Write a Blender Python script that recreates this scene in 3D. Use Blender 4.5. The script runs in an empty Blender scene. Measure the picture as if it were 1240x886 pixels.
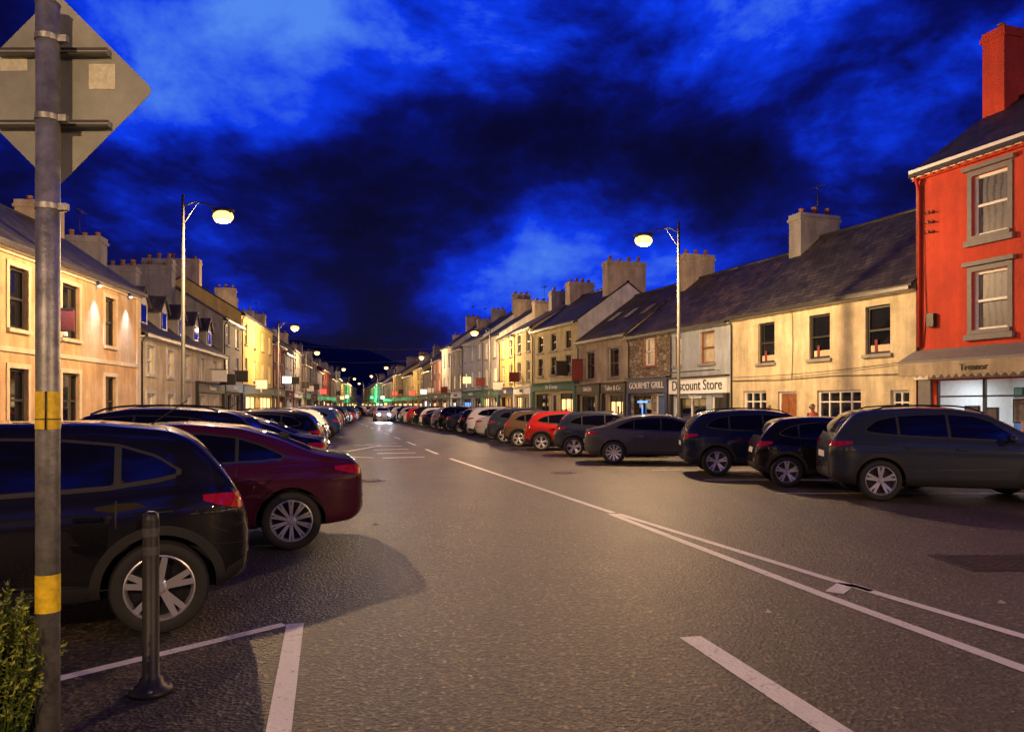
import bpy, bmesh, math, random
import numpy as np
from mathutils import Vector, Matrix
from mathutils.bvhtree import BVHTree
random.seed(7)
S = bpy.context.scene
COL = S.collection
rad = math.radians

# ------------------------------------------------------------------ materials
def nodes(name):
    m = bpy.data.materials.new(name); m.use_nodes = True
    nt = m.node_tree; b = nt.nodes["Principled BSDF"]
    return m, nt, b
def pmat(name, col, rough=.6, metal=0., var=0., vscale=2., bump=0., bscale=30., coat=0., em=None, es=0., spec=None):
    m, nt, b = nodes(name)
    c = (*col, 1)
    b.inputs["Base Color"].default_value = c
    b.inputs["Roughness"].default_value = rough
    b.inputs["Metallic"].default_value = metal
    if coat:
        b.inputs["Coat Weight"].default_value = coat
        b.inputs["Coat Roughness"].default_value = .02
    if spec is not None: b.inputs["Specular IOR Level"].default_value = spec
    if em:
        b.inputs["Emission Color"].default_value = (*em, 1)
        b.inputs["Emission Strength"].default_value = es
    if var or bump:
        tc = nt.nodes.new("ShaderNodeTexCoord")
    if var:
        n = nt.nodes.new("ShaderNodeTexNoise"); n.inputs["Scale"].default_value = vscale
        n.inputs["Detail"].default_value = 8; n.inputs["Roughness"].default_value = .65
        nt.links.new(tc.outputs["Object"], n.inputs["Vector"])
        r = nt.nodes.new("ShaderNodeValToRGB")
        r.color_ramp.elements[0].position = .32; r.color_ramp.elements[1].position = .68
        r.color_ramp.elements[0].color = (*[x*(1-var) for x in col], 1)
        r.color_ramp.elements[1].color = (*[min(1, x*(1+var)) for x in col], 1)
        nt.links.new(n.outputs["Fac"], r.inputs["Fac"])
        nt.links.new(r.outputs["Color"], b.inputs["Base Color"])
    if bump:
        n2 = nt.nodes.new("ShaderNodeTexNoise"); n2.inputs["Scale"].default_value = bscale
        n2.inputs["Detail"].default_value = 5
        nt.links.new(tc.outputs["Object"], n2.inputs["Vector"])
        bp = nt.nodes.new("ShaderNodeBump"); bp.inputs["Strength"].default_value = bump
        bp.inputs["Distance"].default_value = .02
        nt.links.new(n2.outputs["Fac"], bp.inputs["Height"])
        nt.links.new(bp.outputs["Normal"], b.inputs["Normal"])
    return m

def render_mat(name, col, stain=.45):
    """rendered plaster wall: blotches, streaks running down, fine grain"""
    m, nt, b = nodes(name); N = nt.nodes.new; Lk = nt.links.new
    b.inputs["Roughness"].default_value = .85
    tc = N("ShaderNodeTexCoord")
    n1 = N("ShaderNodeTexNoise"); n1.inputs["Scale"].default_value = .9; n1.inputs["Detail"].default_value = 10; n1.inputs["Roughness"].default_value = .72
    Lk(tc.outputs["Object"], n1.inputs["Vector"])
    mp = N("ShaderNodeMapping"); mp.inputs["Scale"].default_value = (2.3, 2.3, .4)
    Lk(tc.outputs["Object"], mp.inputs["Vector"])
    n2 = N("ShaderNodeTexNoise"); n2.inputs["Scale"].default_value = 1.; n2.inputs["Detail"].default_value = 8; n2.inputs["Roughness"].default_value = .65
    Lk(mp.outputs["Vector"], n2.inputs["Vector"])
    mul = N("ShaderNodeMath"); mul.operation = 'MULTIPLY'; Lk(n1.outputs["Fac"], mul.inputs[0]); Lk(n2.outputs["Fac"], mul.inputs[1])
    r = N("ShaderNodeValToRGB"); r.color_ramp.elements[0].position = .12; r.color_ramp.elements[1].position = .34
    r.color_ramp.elements[0].color = (*[x*(1-stain) for x in col], 1); r.color_ramp.elements[1].color = (*[min(1, x*1.08) for x in col], 1)
    Lk(mul.outputs[0], r.inputs["Fac"]); Lk(r.outputs["Color"], b.inputs["Base Color"])
    n3 = N("ShaderNodeTexNoise"); n3.inputs["Scale"].default_value = 22; n3.inputs["Detail"].default_value = 6
    Lk(tc.outputs["Object"], n3.inputs["Vector"])
    bp = N("ShaderNodeBump"); bp.inputs["Strength"].default_value = .6; bp.inputs["Distance"].default_value = .03
    Lk(n3.outputs["Fac"], bp.inputs["Height"]); Lk(bp.outputs["Normal"], b.inputs["Normal"])
    return m

def slate_mat(name, col):
    m, nt, b = nodes(name); N = nt.nodes.new; Lk = nt.links.new
    b.inputs["Roughness"].default_value = .65
    tc = N("ShaderNodeTexCoord")
    br = N("ShaderNodeTexBrick"); br.inputs["Scale"].default_value = 1
    br.inputs["Brick Width"].default_value = .3; br.inputs["Row Height"].default_value = .2
    br.inputs["Mortar Size"].default_value = .014
    br.inputs["Color1"].default_value = (*[x*.5 for x in col], 1); br.inputs["Color2"].default_value = (*[x*1.5 for x in col], 1)
    br.inputs["Mortar"].default_value = (*[x*.2 for x in col], 1)
    Lk(tc.outputs["Object"], br.inputs["Vector"])
    n = N("ShaderNodeTexNoise"); n.inputs["Scale"].default_value = .9; n.inputs["Detail"].default_value = 8
    Lk(tc.outputs["Object"], n.inputs["Vector"])
    nr = N("ShaderNodeValToRGB"); nr.color_ramp.elements[0].position = .35; nr.color_ramp.elements[1].position = .65; nr.color_ramp.elements[0].color = (.45, .45, .45, 1); nr.color_ramp.elements[1].color = (1.4, 1.3, 1.15, 1)
    Lk(n.outputs["Fac"], nr.inputs["Fac"])
    mx = N("ShaderNodeMix"); mx.data_type = 'RGBA'; mx.blend_type = 'MULTIPLY'; mx.inputs[0].default_value = 1
    Lk(br.outputs["Color"], mx.inputs[6]); Lk(nr.outputs["Color"], mx.inputs[7])
    Lk(mx.outputs[2], b.inputs["Base Color"])
    bp = N("ShaderNodeBump"); bp.inputs["Strength"].default_value = .8; bp.inputs["Distance"].default_value = .025
    Lk(br.outputs["Fac"], bp.inputs["Height"]); bp.invert = True
    Lk(bp.outputs["Normal"], b.inputs["Normal"])
    return m

def stone_mat(name):
    m, nt, b = nodes(name); N = nt.nodes.new; Lk = nt.links.new
    b.inputs["Roughness"].default_value = .9
    tc = N("ShaderNodeTexCoord"); mp = N("ShaderNodeMapping"); mp.inputs["Scale"].default_value = (2.6, 2.6, 5)
    Lk(tc.outputs["Object"], mp.inputs["Vector"])
    v = N("ShaderNodeTexVoronoi"); v.feature = 'DISTANCE_TO_EDGE'; v.inputs["Scale"].default_value = 1
    v2 = N("ShaderNodeTexVoronoi"); v2.inputs["Scale"].default_value = 1
    Lk(mp.outputs["Vector"], v.inputs["Vector"]); Lk(mp.outputs["Vector"], v2.inputs["Vector"])
    r = N("ShaderNodeValToRGB"); r.color_ramp.elements[0].color = (.16, .12, .08, 1); r.color_ramp.elements[1].color = (.45, .38, .27, 1)
    Lk(v2.outputs["Color"], r.inputs["Fac"])
    r2 = N("ShaderNodeValToRGB"); r2.color_ramp.elements[0].position = .02; r2.color_ramp.elements[1].position = .09
    r2.color_ramp.elements[0].color = (.35, .35, .35, 1)
    Lk(v.outputs["Distance"], r2.inputs["Fac"])
    mx = N("ShaderNodeMix"); mx.data_type = 'RGBA'; mx.blend_type = 'MULTIPLY'; mx.inputs[0].default_value = 1
    Lk(r.outputs["Color"], mx.inputs[6]); Lk(r2.outputs["Color"], mx.inputs[7]); Lk(mx.outputs[2], b.inputs["Base Color"])
    bp = N("ShaderNodeBump"); bp.inputs["Strength"].default_value = .8; bp.inputs["Distance"].default_value = .04
    Lk(r2.outputs["Color"], bp.inputs["Height"]); Lk(bp.outputs["Normal"], b.inputs["Normal"])
    return m

def asphalt_mat(name, base, paint=None):
    """asphalt with aggregate, patches and cracks; paint -> worn road paint over it"""
    m, nt, b = nodes(name); N = nt.nodes.new; Lk = nt.links.new
    tc = N("ShaderNodeTexCoord")
    def mulmix(a, c, f=1):
        mx = N("ShaderNodeMix"); mx.data_type = 'RGBA'; mx.blend_type = 'MULTIPLY'; mx.inputs[0].default_value = f
        Lk(a, mx.inputs[6]); Lk(c, mx.inputs[7]); return mx.outputs[2]
    def ramp(src, *els):
        r = N("ShaderNodeValToRGB"); cr = r.color_ramp
        cr.elements[0].position = els[0][0]; cr.elements[0].color = (*els[0][1], 1); cr.elements[1].position = els[-1][0]; cr.elements[1].color = (*els[-1][1], 1)
        for p, c in els[1:-1]: e = cr.elements.new(p); e.color = (*c, 1)
        Lk(src, r.inputs["Fac"]); return r.outputs["Color"]
    v = N("ShaderNodeTexVoronoi"); v.inputs["Scale"].default_value = 42; Lk(tc.outputs["Object"], v.inputs["Vector"])
    n1 = N("ShaderNodeTexNoise"); n1.inputs["Scale"].default_value = .35; n1.inputs["Detail"].default_value = 10; n1.inputs["Roughness"].default_value = .76
    Lk(tc.outputs["Object"], n1.inputs["Vector"])
    n2 = N("ShaderNodeTexNoise"); n2.inputs["Scale"].default_value = 20; n2.inputs["Detail"].default_value = 7; n2.inputs["Roughness"].default_value = .82
    Lk(tc.outputs["Object"], n2.inputs["Vector"])
    c = ramp(n2.outputs["Fac"], (.36, [x*.2 for x in base]), (.5, base), (.63, [x*3.0 for x in base]))
    c = mulmix(c, ramp(n1.outputs["Fac"], (.32, (.55, .55, .56)), (.68, (1.3, 1.24, 1.14))))
    c = mulmix(c, ramp(v.outputs["Color"], (0, (.3, .3, .31)), (.7, (1.1, 1.05, 1.)), (1, (3.6, 3.2, 2.7))))
    mpp = N("ShaderNodeMapping"); mpp.inputs["Rotation"].default_value = (0, 0, rad(13)); mpp.inputs["Scale"].default_value = (1, .07, 1); Lk(tc.outputs["Object"], mpp.inputs["Vector"])
    n5 = N("ShaderNodeTexNoise"); n5.inputs["Scale"].default_value = 1.1; n5.inputs["Detail"].default_value = 4; Lk(mpp.outputs["Vector"], n5.inputs["Vector"])
    c = mulmix(c, ramp(n5.outputs["Fac"], (.35, (.68, .68, .69)), (.6, (1.15, 1.12, 1.06))))
    v3 = N("ShaderNodeTexVoronoi"); v3.feature = 'DISTANCE_TO_EDGE'; v3.inputs["Scale"].default_value = .16
    wn = N("ShaderNodeTexNoise"); wn.inputs["Scale"].default_value = 1.2; wn.inputs["Detail"].default_value = 6; Lk(tc.outputs["Object"], wn.inputs["Vector"])
    va = N("ShaderNodeVectorMath"); va.operation = 'ADD'; Lk(tc.outputs["Object"], va.inputs[0]); Lk(wn.outputs["Color"], va.inputs[1]); Lk(va.outputs[0], v3.inputs["Vector"])
    c = mulmix(c, ramp(v3.outputs["Distance"], (0., (.4, .4, .4)), (.0035, (1, 1, 1))))
    out = c
    if paint:
        n4 = N("ShaderNodeTexNoise"); n4.inputs["Scale"].default_value = 11; n4.inputs["Detail"].default_value = 11; n4.inputs["Roughness"].default_value = .85
        Lk(tc.outputs["Object"], n4.inputs["Vector"])
        rr = N("ShaderNodeValToRGB"); rr.color_ramp.elements[0].position = .35; rr.color_ramp.elements[1].position = .45
        Lk(n4.outputs["Fac"], rr.inputs["Fac"])
        pc = ramp(n1.outputs["Fac"], (.3, [x*.75 for x in paint]), (.7, paint))
        mp = N("ShaderNodeMix"); mp.data_type = 'RGBA'
        Lk(pc, mp.inputs[7]); Lk(rr.outputs["Color"], mp.inputs[0]); Lk(out, mp.inputs[6]); out = mp.outputs[2]
    Lk(out, b.inputs["Base Color"])
    b.inputs["Roughness"].default_value = .5
    ad = N("ShaderNodeMath"); ad.operation = 'ADD'; Lk(v.outputs["Distance"], ad.inputs[0]); Lk(n2.outputs["Fac"], ad.inputs[1])
    bp = N("ShaderNodeBump"); bp.inputs["Strength"].default_value = .85 if not paint else .4; bp.inputs["Distance"].default_value = .018
    Lk(ad.outputs[0], bp.inputs["Height"]); Lk(bp.outputs["Normal"], b.inputs["Normal"])
    return m
def lace_mat():
    m, nt, b = nodes("lace_curtain"); N = nt.nodes.new; Lk = nt.links.new
    tc = N("ShaderNodeTexCoord"); wv = N("ShaderNodeTexWave"); wv.bands_direction = 'X'; wv.inputs["Scale"].default_value = 1.6; wv.inputs["Distortion"].default_value = 5; wv.inputs["Detail"].default_value = 3; wv.inputs["Detail Scale"].default_value = .7
    Lk(tc.outputs["Object"], wv.inputs["Vector"])
    v = N("ShaderNodeTexVoronoi"); v.inputs["Scale"].default_value = 14; Lk(tc.outputs["Object"], v.inputs["Vector"])
    a = N("ShaderNodeMath"); a.operation = 'MULTIPLY_ADD'; a.inputs[1].default_value = .8; Lk(v.outputs["Distance"], a.inputs[0]); Lk(wv.outputs["Fac"], a.inputs[2])
    r = N("ShaderNodeValToRGB"); r.color_ramp.elements[0].position = .25; r.color_ramp.elements[1].position = 1.; r.color_ramp.elements[0].color = (.010, .010, .014, 1); r.color_ramp.elements[1].color = (.10, .10, .115, 1)
    Lk(a.outputs[0], r.inputs["Fac"]); Lk(r.outputs["Color"], b.inputs["Base Color"]); b.inputs["Roughness"].default_value = .4; b.inputs["Coat Weight"].default_value = .5
    return m

M = {}
M['asphalt'] = asphalt_mat("asphalt", (.053, .046, .038))
M['paint'] = asphalt_mat("road_paint", (.06, .055, .05), paint=(.80, .78, .72))
M['ground'] = pmat("earth", (.03, .035, .03), .9, var=.4, vscale=.05)
M['paving'] = pmat("paving", (.18, .17, .155), .8, var=.25, vscale=2.5, bump=.3)
M['kerb'] = pmat("kerbstone", (.27, .26, .24), .8, var=.25, vscale=5, bump=.3)
M['iron'] = pmat("cast_iron", (.05, .045, .04), .5, .6, var=.3, vscale=20, bump=.4)
M['slate'] = slate_mat("slate", (.034, .031, .030))
M['slate2'] = slate_mat("slate_brown", (.06, .045, .032))
M['stone'] = stone_mat("rubble_stone")
M['white'] = pmat("white_paint", (.80, .79, .76), .5, var=.08, vscale=8)
M['dark'] = pmat("dark_paint", (.025, .022, .02), .45)
M['glass'] = pmat("window_glass", (.008, .009, .012), .04, coat=1)
M['lace'] = lace_mat()
M['blind'] = pmat("window_blind", (.34, .30, .24), .3, var=.3, vscale=3, coat=.8)
M['lit'] = pmat("lit_window", (.4, .3, .15), .4, em=(1, .62, .24), es=2.0)
M['litcool'] = pmat("lit_window_cool", (.4, .45, .5), .4, em=(.9, .9, .8), es=2.0)
M['litspot'] = pmat("spot_lens", (.4, .45, .5), .4, em=(.6, .8, 1), es=8)
M['litblue'] = pmat("lit_blue", (.1, .2, .5), .4, em=(.08, .3, 1), es=2.2)
M['litred'] = pmat("lit_red", (.5, .05, .03), .4, em=(1, .06, .04), es=2.5)
M['gutter'] = pmat("gutter", (.03, .03, .03), .4)
M['pot'] = pmat("chimney_pot", (.3, .14, .08), .8, var=.3)
M['galv'] = pmat("galvanised_steel", (.30, .30, .29), .48, .7, var=.4, vscale=14, bump=.12, bscale=60)
M['lampsteel'] = pmat("lamp_steel", (.04, .04, .04), .65, .1, var=.2, vscale=6)
M['lens'] = pmat("lamp_lens", (1, .7, .35), .3, em=(1, .52, .12), es=3.6)
M['yellow'] = pmat("reflective_yellow", (.80, .56, .02), .4, var=.25, vscale=30)
M['black'] = pmat("black_rubber", (.012, .012, .012), .5, var=.3, vscale=20, bump=.1)
M['reflgrey'] = pmat("reflective_band", (.07, .07, .072), .35, var=.3, vscale=20)
M['wood'] = pmat("door_wood", (.25, .09, .03), .5, var=.3, vscale=6)
M['chrome'] = pmat("chrome", (.6, .6, .6), .15, 1)

WALL = {k: render_mat("render_" + k, c, s) for k, c, s in [
    ('cream', (.66, .57, .37), .5), ('red', (.56, .058, .022), .35), ('yellow', (.60, .40, .21), .5), ('white', (.62, .61, .58), .45),
    ('paleblue', (.44, .50, .56), .4), ('gold', (.64, .50, .16), .35), ('grey', (.28, .27, .25), .45), ('buff', (.46, .38, .26), .5),
    ('pink', (.5, .26, .2), .3), ('blue', (.12, .2, .42), .3), ('green', (.12, .25, .17), .3), ('maroon', (.22, .04, .03), .3), ('lemon', (.62, .54, .26), .4), ('ivory', (.66, .53, .36), .3)]}
TRIM = pmat("grey_trim", (.17, .165, .17), .6, var=.15, vscale=6, bump=.1)
REDCH = WALL['red']

# ------------------------------------------------------------------ mesh builder
class MB:
    def __init__(s): s.v = []; s.f = []; s.m = []; s.mats = []; s.smooth = []
    def mi(s, mat):
        if mat not in s.mats: s.mats.append(mat)
        return s.mats.index(mat)
    def poly(s, pts, mat, sm=False):
        i = len(s.v); s.v += [tuple(p) for p in pts]; s.f.append(list(range(i, i+len(pts)))); s.m.append(s.mi(mat)); s.smooth.append(sm)
    def box(s, x0, x1, y0, y1, z0, z1, mat):
        i = len(s.v)
        s.v += [(x0,y0,z0),(x1,y0,z0),(x1,y1,z0),(x0,y1,z0),(x0,y0,z1),(x1,y0,z1),(x1,y1,z1),(x0,y1,z1)]
        for f in ((0,3,2,1),(4,5,6,7),(0,1,5,4),(1,2,6,5),(2,3,7,6),(3,0,4,7)):
            s.f.append([i+k for k in f]); s.m.append(s.mi(mat)); s.smooth.append(False)
    def prism(s, pts, d, mat):
        n = len(pts); i = len(s.v); d = Vector(d)
        s.v += [tuple(p) for p in pts] + [tuple(Vector(p)+d) for p in pts]
        k = s.mi(mat)
        s.f.append(list(range(i, i+n))[::-1]); s.f.append(list(range(i+n, i+2*n)))
        for a in range(n):
            b = (a+1) % n; s.f.append([i+a, i+b, i+n+b, i+n+a])
        s.m += [k]*(n+2); s.smooth += [False]*(n+2)
    def tube(s, pts, radii, mat, n=12, cap=True):
        i0 = len(s.v); k = s.mi(mat); P = [Vector(p) for p in pts]
        if not hasattr(radii, '__len__'): radii = [radii]*len(P)
        for j, p in enumerate(P):
            t = (P[min(j+1, len(P)-1)]-P[max(j-1, 0)]).normalized()
            a = t.cross(Vector((0, 0, 1))) if abs(t.z) < .95 else t.cross(Vector((0, 1, 0)))
            a.normalize(); b = t.cross(a)
            for q in range(n):
                an = 2*math.pi*q/n; s.v.append(tuple(p+radii[j]*(math.cos(an)*a+math.sin(an)*b)))
        for j in range(len(P)-1):
            for q in range(n):
                r = (q+1) % n
                s.f.append([i0+j*n+q, i0+j*n+r, i0+(j+1)*n+r, i0+(j+1)*n+q]); s.m.append(k); s.smooth.append(True)
        if cap:
            s.f.append([i0+q for q in range(n)]); s.f.append([i0+(len(P)-1)*n+q for q in range(n)][::-1]); s.m += [k, k]; s.smooth += [False, False]
    def ell(s, c, r, mat, nu=16, nv=10):
        i0 = len(s.v); k = s.mi(mat)
        for a in range(nv+1):
            th = math.pi*a/nv
            for b in range(nu):
                ph = 2*math.pi*b/nu
                s.v.append((c[0]+r[0]*math.sin(th)*math.cos(ph), c[1]+r[1]*math.sin(th)*math.sin(ph), c[2]+r[2]*math.cos(th)))
        for a in range(nv):
            for b in range(nu):
                d = (b+1) % nu
                s.f.append([i0+a*nu+b, i0+(a+1)*nu+b, i0+(a+1)*nu+d, i0+a*nu+d]); s.m.append(k); s.smooth.append(True)
    def mesh(s, name):
        me = bpy.data.meshes.new(name); me.from_pydata(s.v, [], s.f)
        for m in s.mats: me.materials.append(m)
        me.polygons.foreach_set("material_index", s.m); me.polygons.foreach_set("use_smooth", s.smooth)
        me.update(); return me
    def obj(s, name, parent=None, recalc=True):
        me = s.mesh(name)
        if recalc:
            bm = bmesh.new(); bm.from_mesh(me)
            bmesh.ops.recalc_face_normals(bm, faces=bm.faces); bm.to_mesh(me); bm.free()
        o = bpy.data.objects.new(name, me); COL.objects.link(o)
        if parent: o.parent = parent
        return o
def empty(name, loc=(0, 0, 0), rz=0):
    e = bpy.data.objects.new(name, None); COL.objects.link(e); e.location = loc; e.rotation_euler = (0, 0, rz); e.empty_display_size = .3
    return e

# ------------------------------------------------------------------ street geometry lines
def XR(Y): return 21.3-.36*Y if Y < 55.06 else 15.8-.26*Y      # right facades
def XL(Y): return -11.8-.1*Y if Y < 30.8 else -9.97-.16*Y       # left facades
def KR(Y): return 14.3-.28*Y if Y < 60 else 13.1-.26*Y          # right kerb
def KL(Y): return -5.4-.185*Y if Y < 66 else -7.04-.16*Y        # left kerb

# ground
def sheet(name, pts, z, mat):
    mb = MB(); mb.poly([(x, y, z) for x, y in pts], mat); return mb.obj(name, recalc=False)
sheet("ground", [(-3000, -400), (3000, -400), (3000, 5000), (-3000, 5000)], -.01, M['ground'])
Ys = [-40, 0, 20, 30.8, 40, 55.06, 60, 66, 100, 160, 290]
sheet("road", [(KR(y)+.3, y) for y in Ys]+[(KL(y)-.3, y) for y in reversed(Ys)], .0, M['asphalt'])
def pavement(name, K, F, sgn):
    mb = MB()
    for a, b in zip(Ys[:-1], Ys[1:]):
        k0, k1 = K(a), K(b); f0, f1 = F(a)+sgn*1.5, F(b)+sgn*1.5
        kk = sgn*.15
        mb.prism([(k0, a, 0), (k1, b, 0), (k1+kk, b, 0), (k0+kk, a, 0)], (0, 0, .125), M['kerb'])
        mb.prism([(k0+kk, a, 0), (k1+kk, b, 0), (f1, b, 0), (f0, a, 0)], (0, 0, .12), M['paving'])
    return mb.obj(name)
pavement("pavement", KR, XR, 1); pavement("pavement", KL, XL, -1)

# markings
mk = MB()
def line(p, q, w, z=.004):
    p = Vector(p); q = Vector(q); d = (q-p).normalized(); n = Vector((-d.y, d.x))*w/2
    pts = [p+n, p-n, q-n, q+n]; mk.poly([(a.x, a.y, z) for a in pts], M['paint'])
line((-1.69, 6.0), (-1.0, 3.1), .13)
line((-1.77, 5.98), (-3.3, 4.25), .10)
line((1.31, 5.66), (2.02, 2.6), .17)
line((-1.99, 24.75), (.515, 16.0), .12); line((.515, 16.0), (1.60, 12.2), .12)
line((1.66, 12.1), (3.09, 7.6), .11); line((3.09, 7.6), (4.6, 3.3), .11)
line((1.55, 12.1), (2.8, 6.88), .12); line((2.8, 6.88), (3.75, 3.3), .12)
line((2.93, 7.0), (3.2, 7.35), .16); line((3.22, 7.33), (3.30, 7.05), .1)
for i in range(12):
    y = 27+i*6.0; x = -2.6-.255*(y-27); line((x, y), (x-.255*3, y+3), .12)
for i in range(5):
    y = 25+i*2.3; line((-4.2-.25*(y-25), y), (-2.9-.25*(y-25), y+.5), .22)
line((-5.4, 25.5), (-4.5, 25.1), .14); line((-6.1, 28.5), (-5.6, 32.8), .15); line((-6.8, 33), (-5.2, 33), .2)
line((-2.6, 9.4), (-6.3, 8.7), .1)
for i in range(22):
    y = 12.8+i*2.75; line((-1.3-.19*y, y), (KL(y)+.02, y-.9), .09)
for i in range(24):
    y = 14.9+i*2.75; x = 9.3-.26*y; line((x-.3, y), (KR(y)-.02, y), .09)
line((7.3, 10.9), (9.4, 10.5), .1)
mk.obj("road_markings", recalc=False)
# utility cover and round manholes
mb = MB(); mb.box(4.72, 6.9, 7.9, 8.75, .001, .010, M['iron'])
for i in range(21):
    for j in range(8):
        x = 4.78+i*.103; y = 7.95+j*.1
        mb.box(x, x+.07, y, y+.06, .010, .017, M['iron'])
mb.obj("utility_cover")
for (x, y) in ((-3.2, 17.5), (1.3, 19.5)):
    mb = MB(); mb.tube([(x, y, .001), (x, y, .009)], .33, M['iron'], 28)
    for a in range(12):
        c, s = math.cos(a*.5236), math.sin(a*.5236); mb.tube([(x+c*.2, y+s*.2, .009), (x+c*.2, y+s*.2, .014)], .03, M['iron'], 8)
    mb.obj("manhole_cover")
mb = MB()
for (x, y, s, a) in ((-1.93, 10.9, .06, .4), (3.28, 9.3, .06, 1.2), (-.9, 7.7, .035, 2.), (2.1, 6.3, .03, .2), (.6, 9.5, .03, 1), (-1.4, 4.9, .03, 2), (4.2, 6.6, .04, 0)):
    c, n = math.cos(a), math.sin(a)
    mb.poly([(x+s*c, y+s*n, .01), (x-s*n*.5, y+s*c*.5, .035), (x-s*c, y-s*n, .012), (x+s*n*.5, y-s*c*.5, .008)], M['blind'])
mb.obj("fallen_leaves")

# ------------------------------------------------------------------ building kit
def place(p0, p1, name):
    d = Vector(p1)-Vector(p0)
    return empty(name, (p0[0], p0[1], 0), math.atan2(d.y, d.x)), d.length
def window(mb, o, framecol, wallmat, reveal=.16):
    u0, u1, z0, z1 = o['r']; pane = o.get('pane', M['glass']); kind = o.get('kind', 'sash')
    R = reveal
    mb.poly([(u0,0,z0),(u0,R,z0),(u0,R,z1),(u0,0,z1)], wallmat); mb.poly([(u1,0,z0),(u1,0,z1),(u1,R,z1),(u1,R,z0)], wallmat)
    mb.poly([(u0,0,z1),(u0,R,z1),(u1,R,z1),(u1,0,z1)], wallmat); mb.poly([(u0,0,z0),(u1,0,z0),(u1,R,z0),(u0,R,z0)], wallmat)
    if kind == 'void': return
    if kind == 'door':
        mb.box(u0, u0+.08, R-.07, R, z0, z1, framecol); mb.box(u1-.08, u1, R-.07, R, z0, z1, framecol); mb.box(u0+.08, u1-.08, R-.07, R, z1-.08, z1, framecol)
        dm = o.get('door', M['wood']); mb.box(u0+.08, u1-.08, R-.03, R+.02, z0, z1-.08, dm)
        w = (u1-u0-.16)
        for k in (0, 1):
            for (a, b) in ((.15, .85), (1.0, 1.85)):
                x0 = u0+.08+.08*w+k*w*.48; mb.box(x0, x0+w*.36, R-.045, R-.03, z0+a, min(z0+b, z1-.2), dm)
        return
    f = .085
    mb.poly([(u0,R,z0),(u1,R,z0),(u1,R,z1),(u0,R,z1)], pane)
    mb.box(u0, u0+f, R-.06, R-.004, z0, z1, framecol); mb.box(u1-f, u1, R-.06, R-.004, z0, z1, framecol)
    mb.box(u0+f, u1-f, R-.06, R-.004, z0, z0+f, framecol); mb.box(u0+f, u1-f, R-.06, R-.004, z1-f, z1, framecol)
    if kind == 'sash':
        zm = (z0+z1)/2; mb.box(u0+f, u1-f, R-.075, R-.004, zm-.035, zm+.035, framecol)
    if kind == 'shop':
        n = o.get('n', 3)
        for k in range(1, n):
            x = u0+(u1-u0)*k/n; mb.box(x-.03, x+.03, R-.06, R-.004, z0+f, z1-f, framecol)
        if pane in (M['lit'], M['litcool'], M['litblue']):
            for k in range(int((u1-u0)/.35)):
                x = u0+.12+k*.35; h = random.uniform(.1, .85); mb.box(x, x+random.uniform(.12, .3), R-.03, R-.006, z0+f, z0+f+h, random.choice([M['dark'], M['wood'], WALL['maroon'], M['blind']]))
            if random.random() < .5: mb.box(u0+f, u1-f, R-.03, R-.006, z1-f-.3, z1-f, M['dark'])
    if kind == 'casement':
        n = o.get('n', 2)
        for k in range(1, n):
            x = u0+(u1-u0)*k/n; mb.box(x-.025, x+.025, R-.06, R-.004, z0+f, z1-f, framecol)
        mb.box(u0+f, u1-f, R-.058, R-.006, z1-.35*(z1-z0), z1-.35*(z1-z0)+.05, framecol)
def chimney(mb, u, yc, zb, zt, wu, wd, mat, pots=3):
    mb.box(u-wu/2, u+wu/2, yc-wd/2, yc+wd/2, zb, zt-.3, mat)
    mb.box(u-wu/2-.06, u+wu/2+.06, yc-wd/2-.06, yc+wd/2+.06, zt-.3, zt-.18, mat)
    mb.box(u-wu/2-.02, u+wu/2+.02, yc-wd/2-.02, yc+wd/2+.02, zt-.18, zt, mat)
    for k in range(pots):
        y = yc-wd/2+wd*(k+.5)/pots
        h = random.uniform(.18, .4)
        mb.tube([(u, y, zt), (u, y, zt+h*.8), (u, y, zt+h*.8), (u, y, zt+h)], [.12, .1, .125, .125], M['pot'], 10)
def aerial(mb, u, y, z):
    mb.tube([(u, y, z), (u, y, z+1.3)], .018, M['dark'], 5); mb.tube([(u-.5, y, z+1.2), (u+.5, y, z+1.2)], .01, M['dark'], 4)
    for k in range(7): mb.tube([(u-.45+k*.15, y-.2, z+1.2), (u-.45+k*.15, y+.2, z+1.2)], .007, M['dark'], 4)
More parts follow.
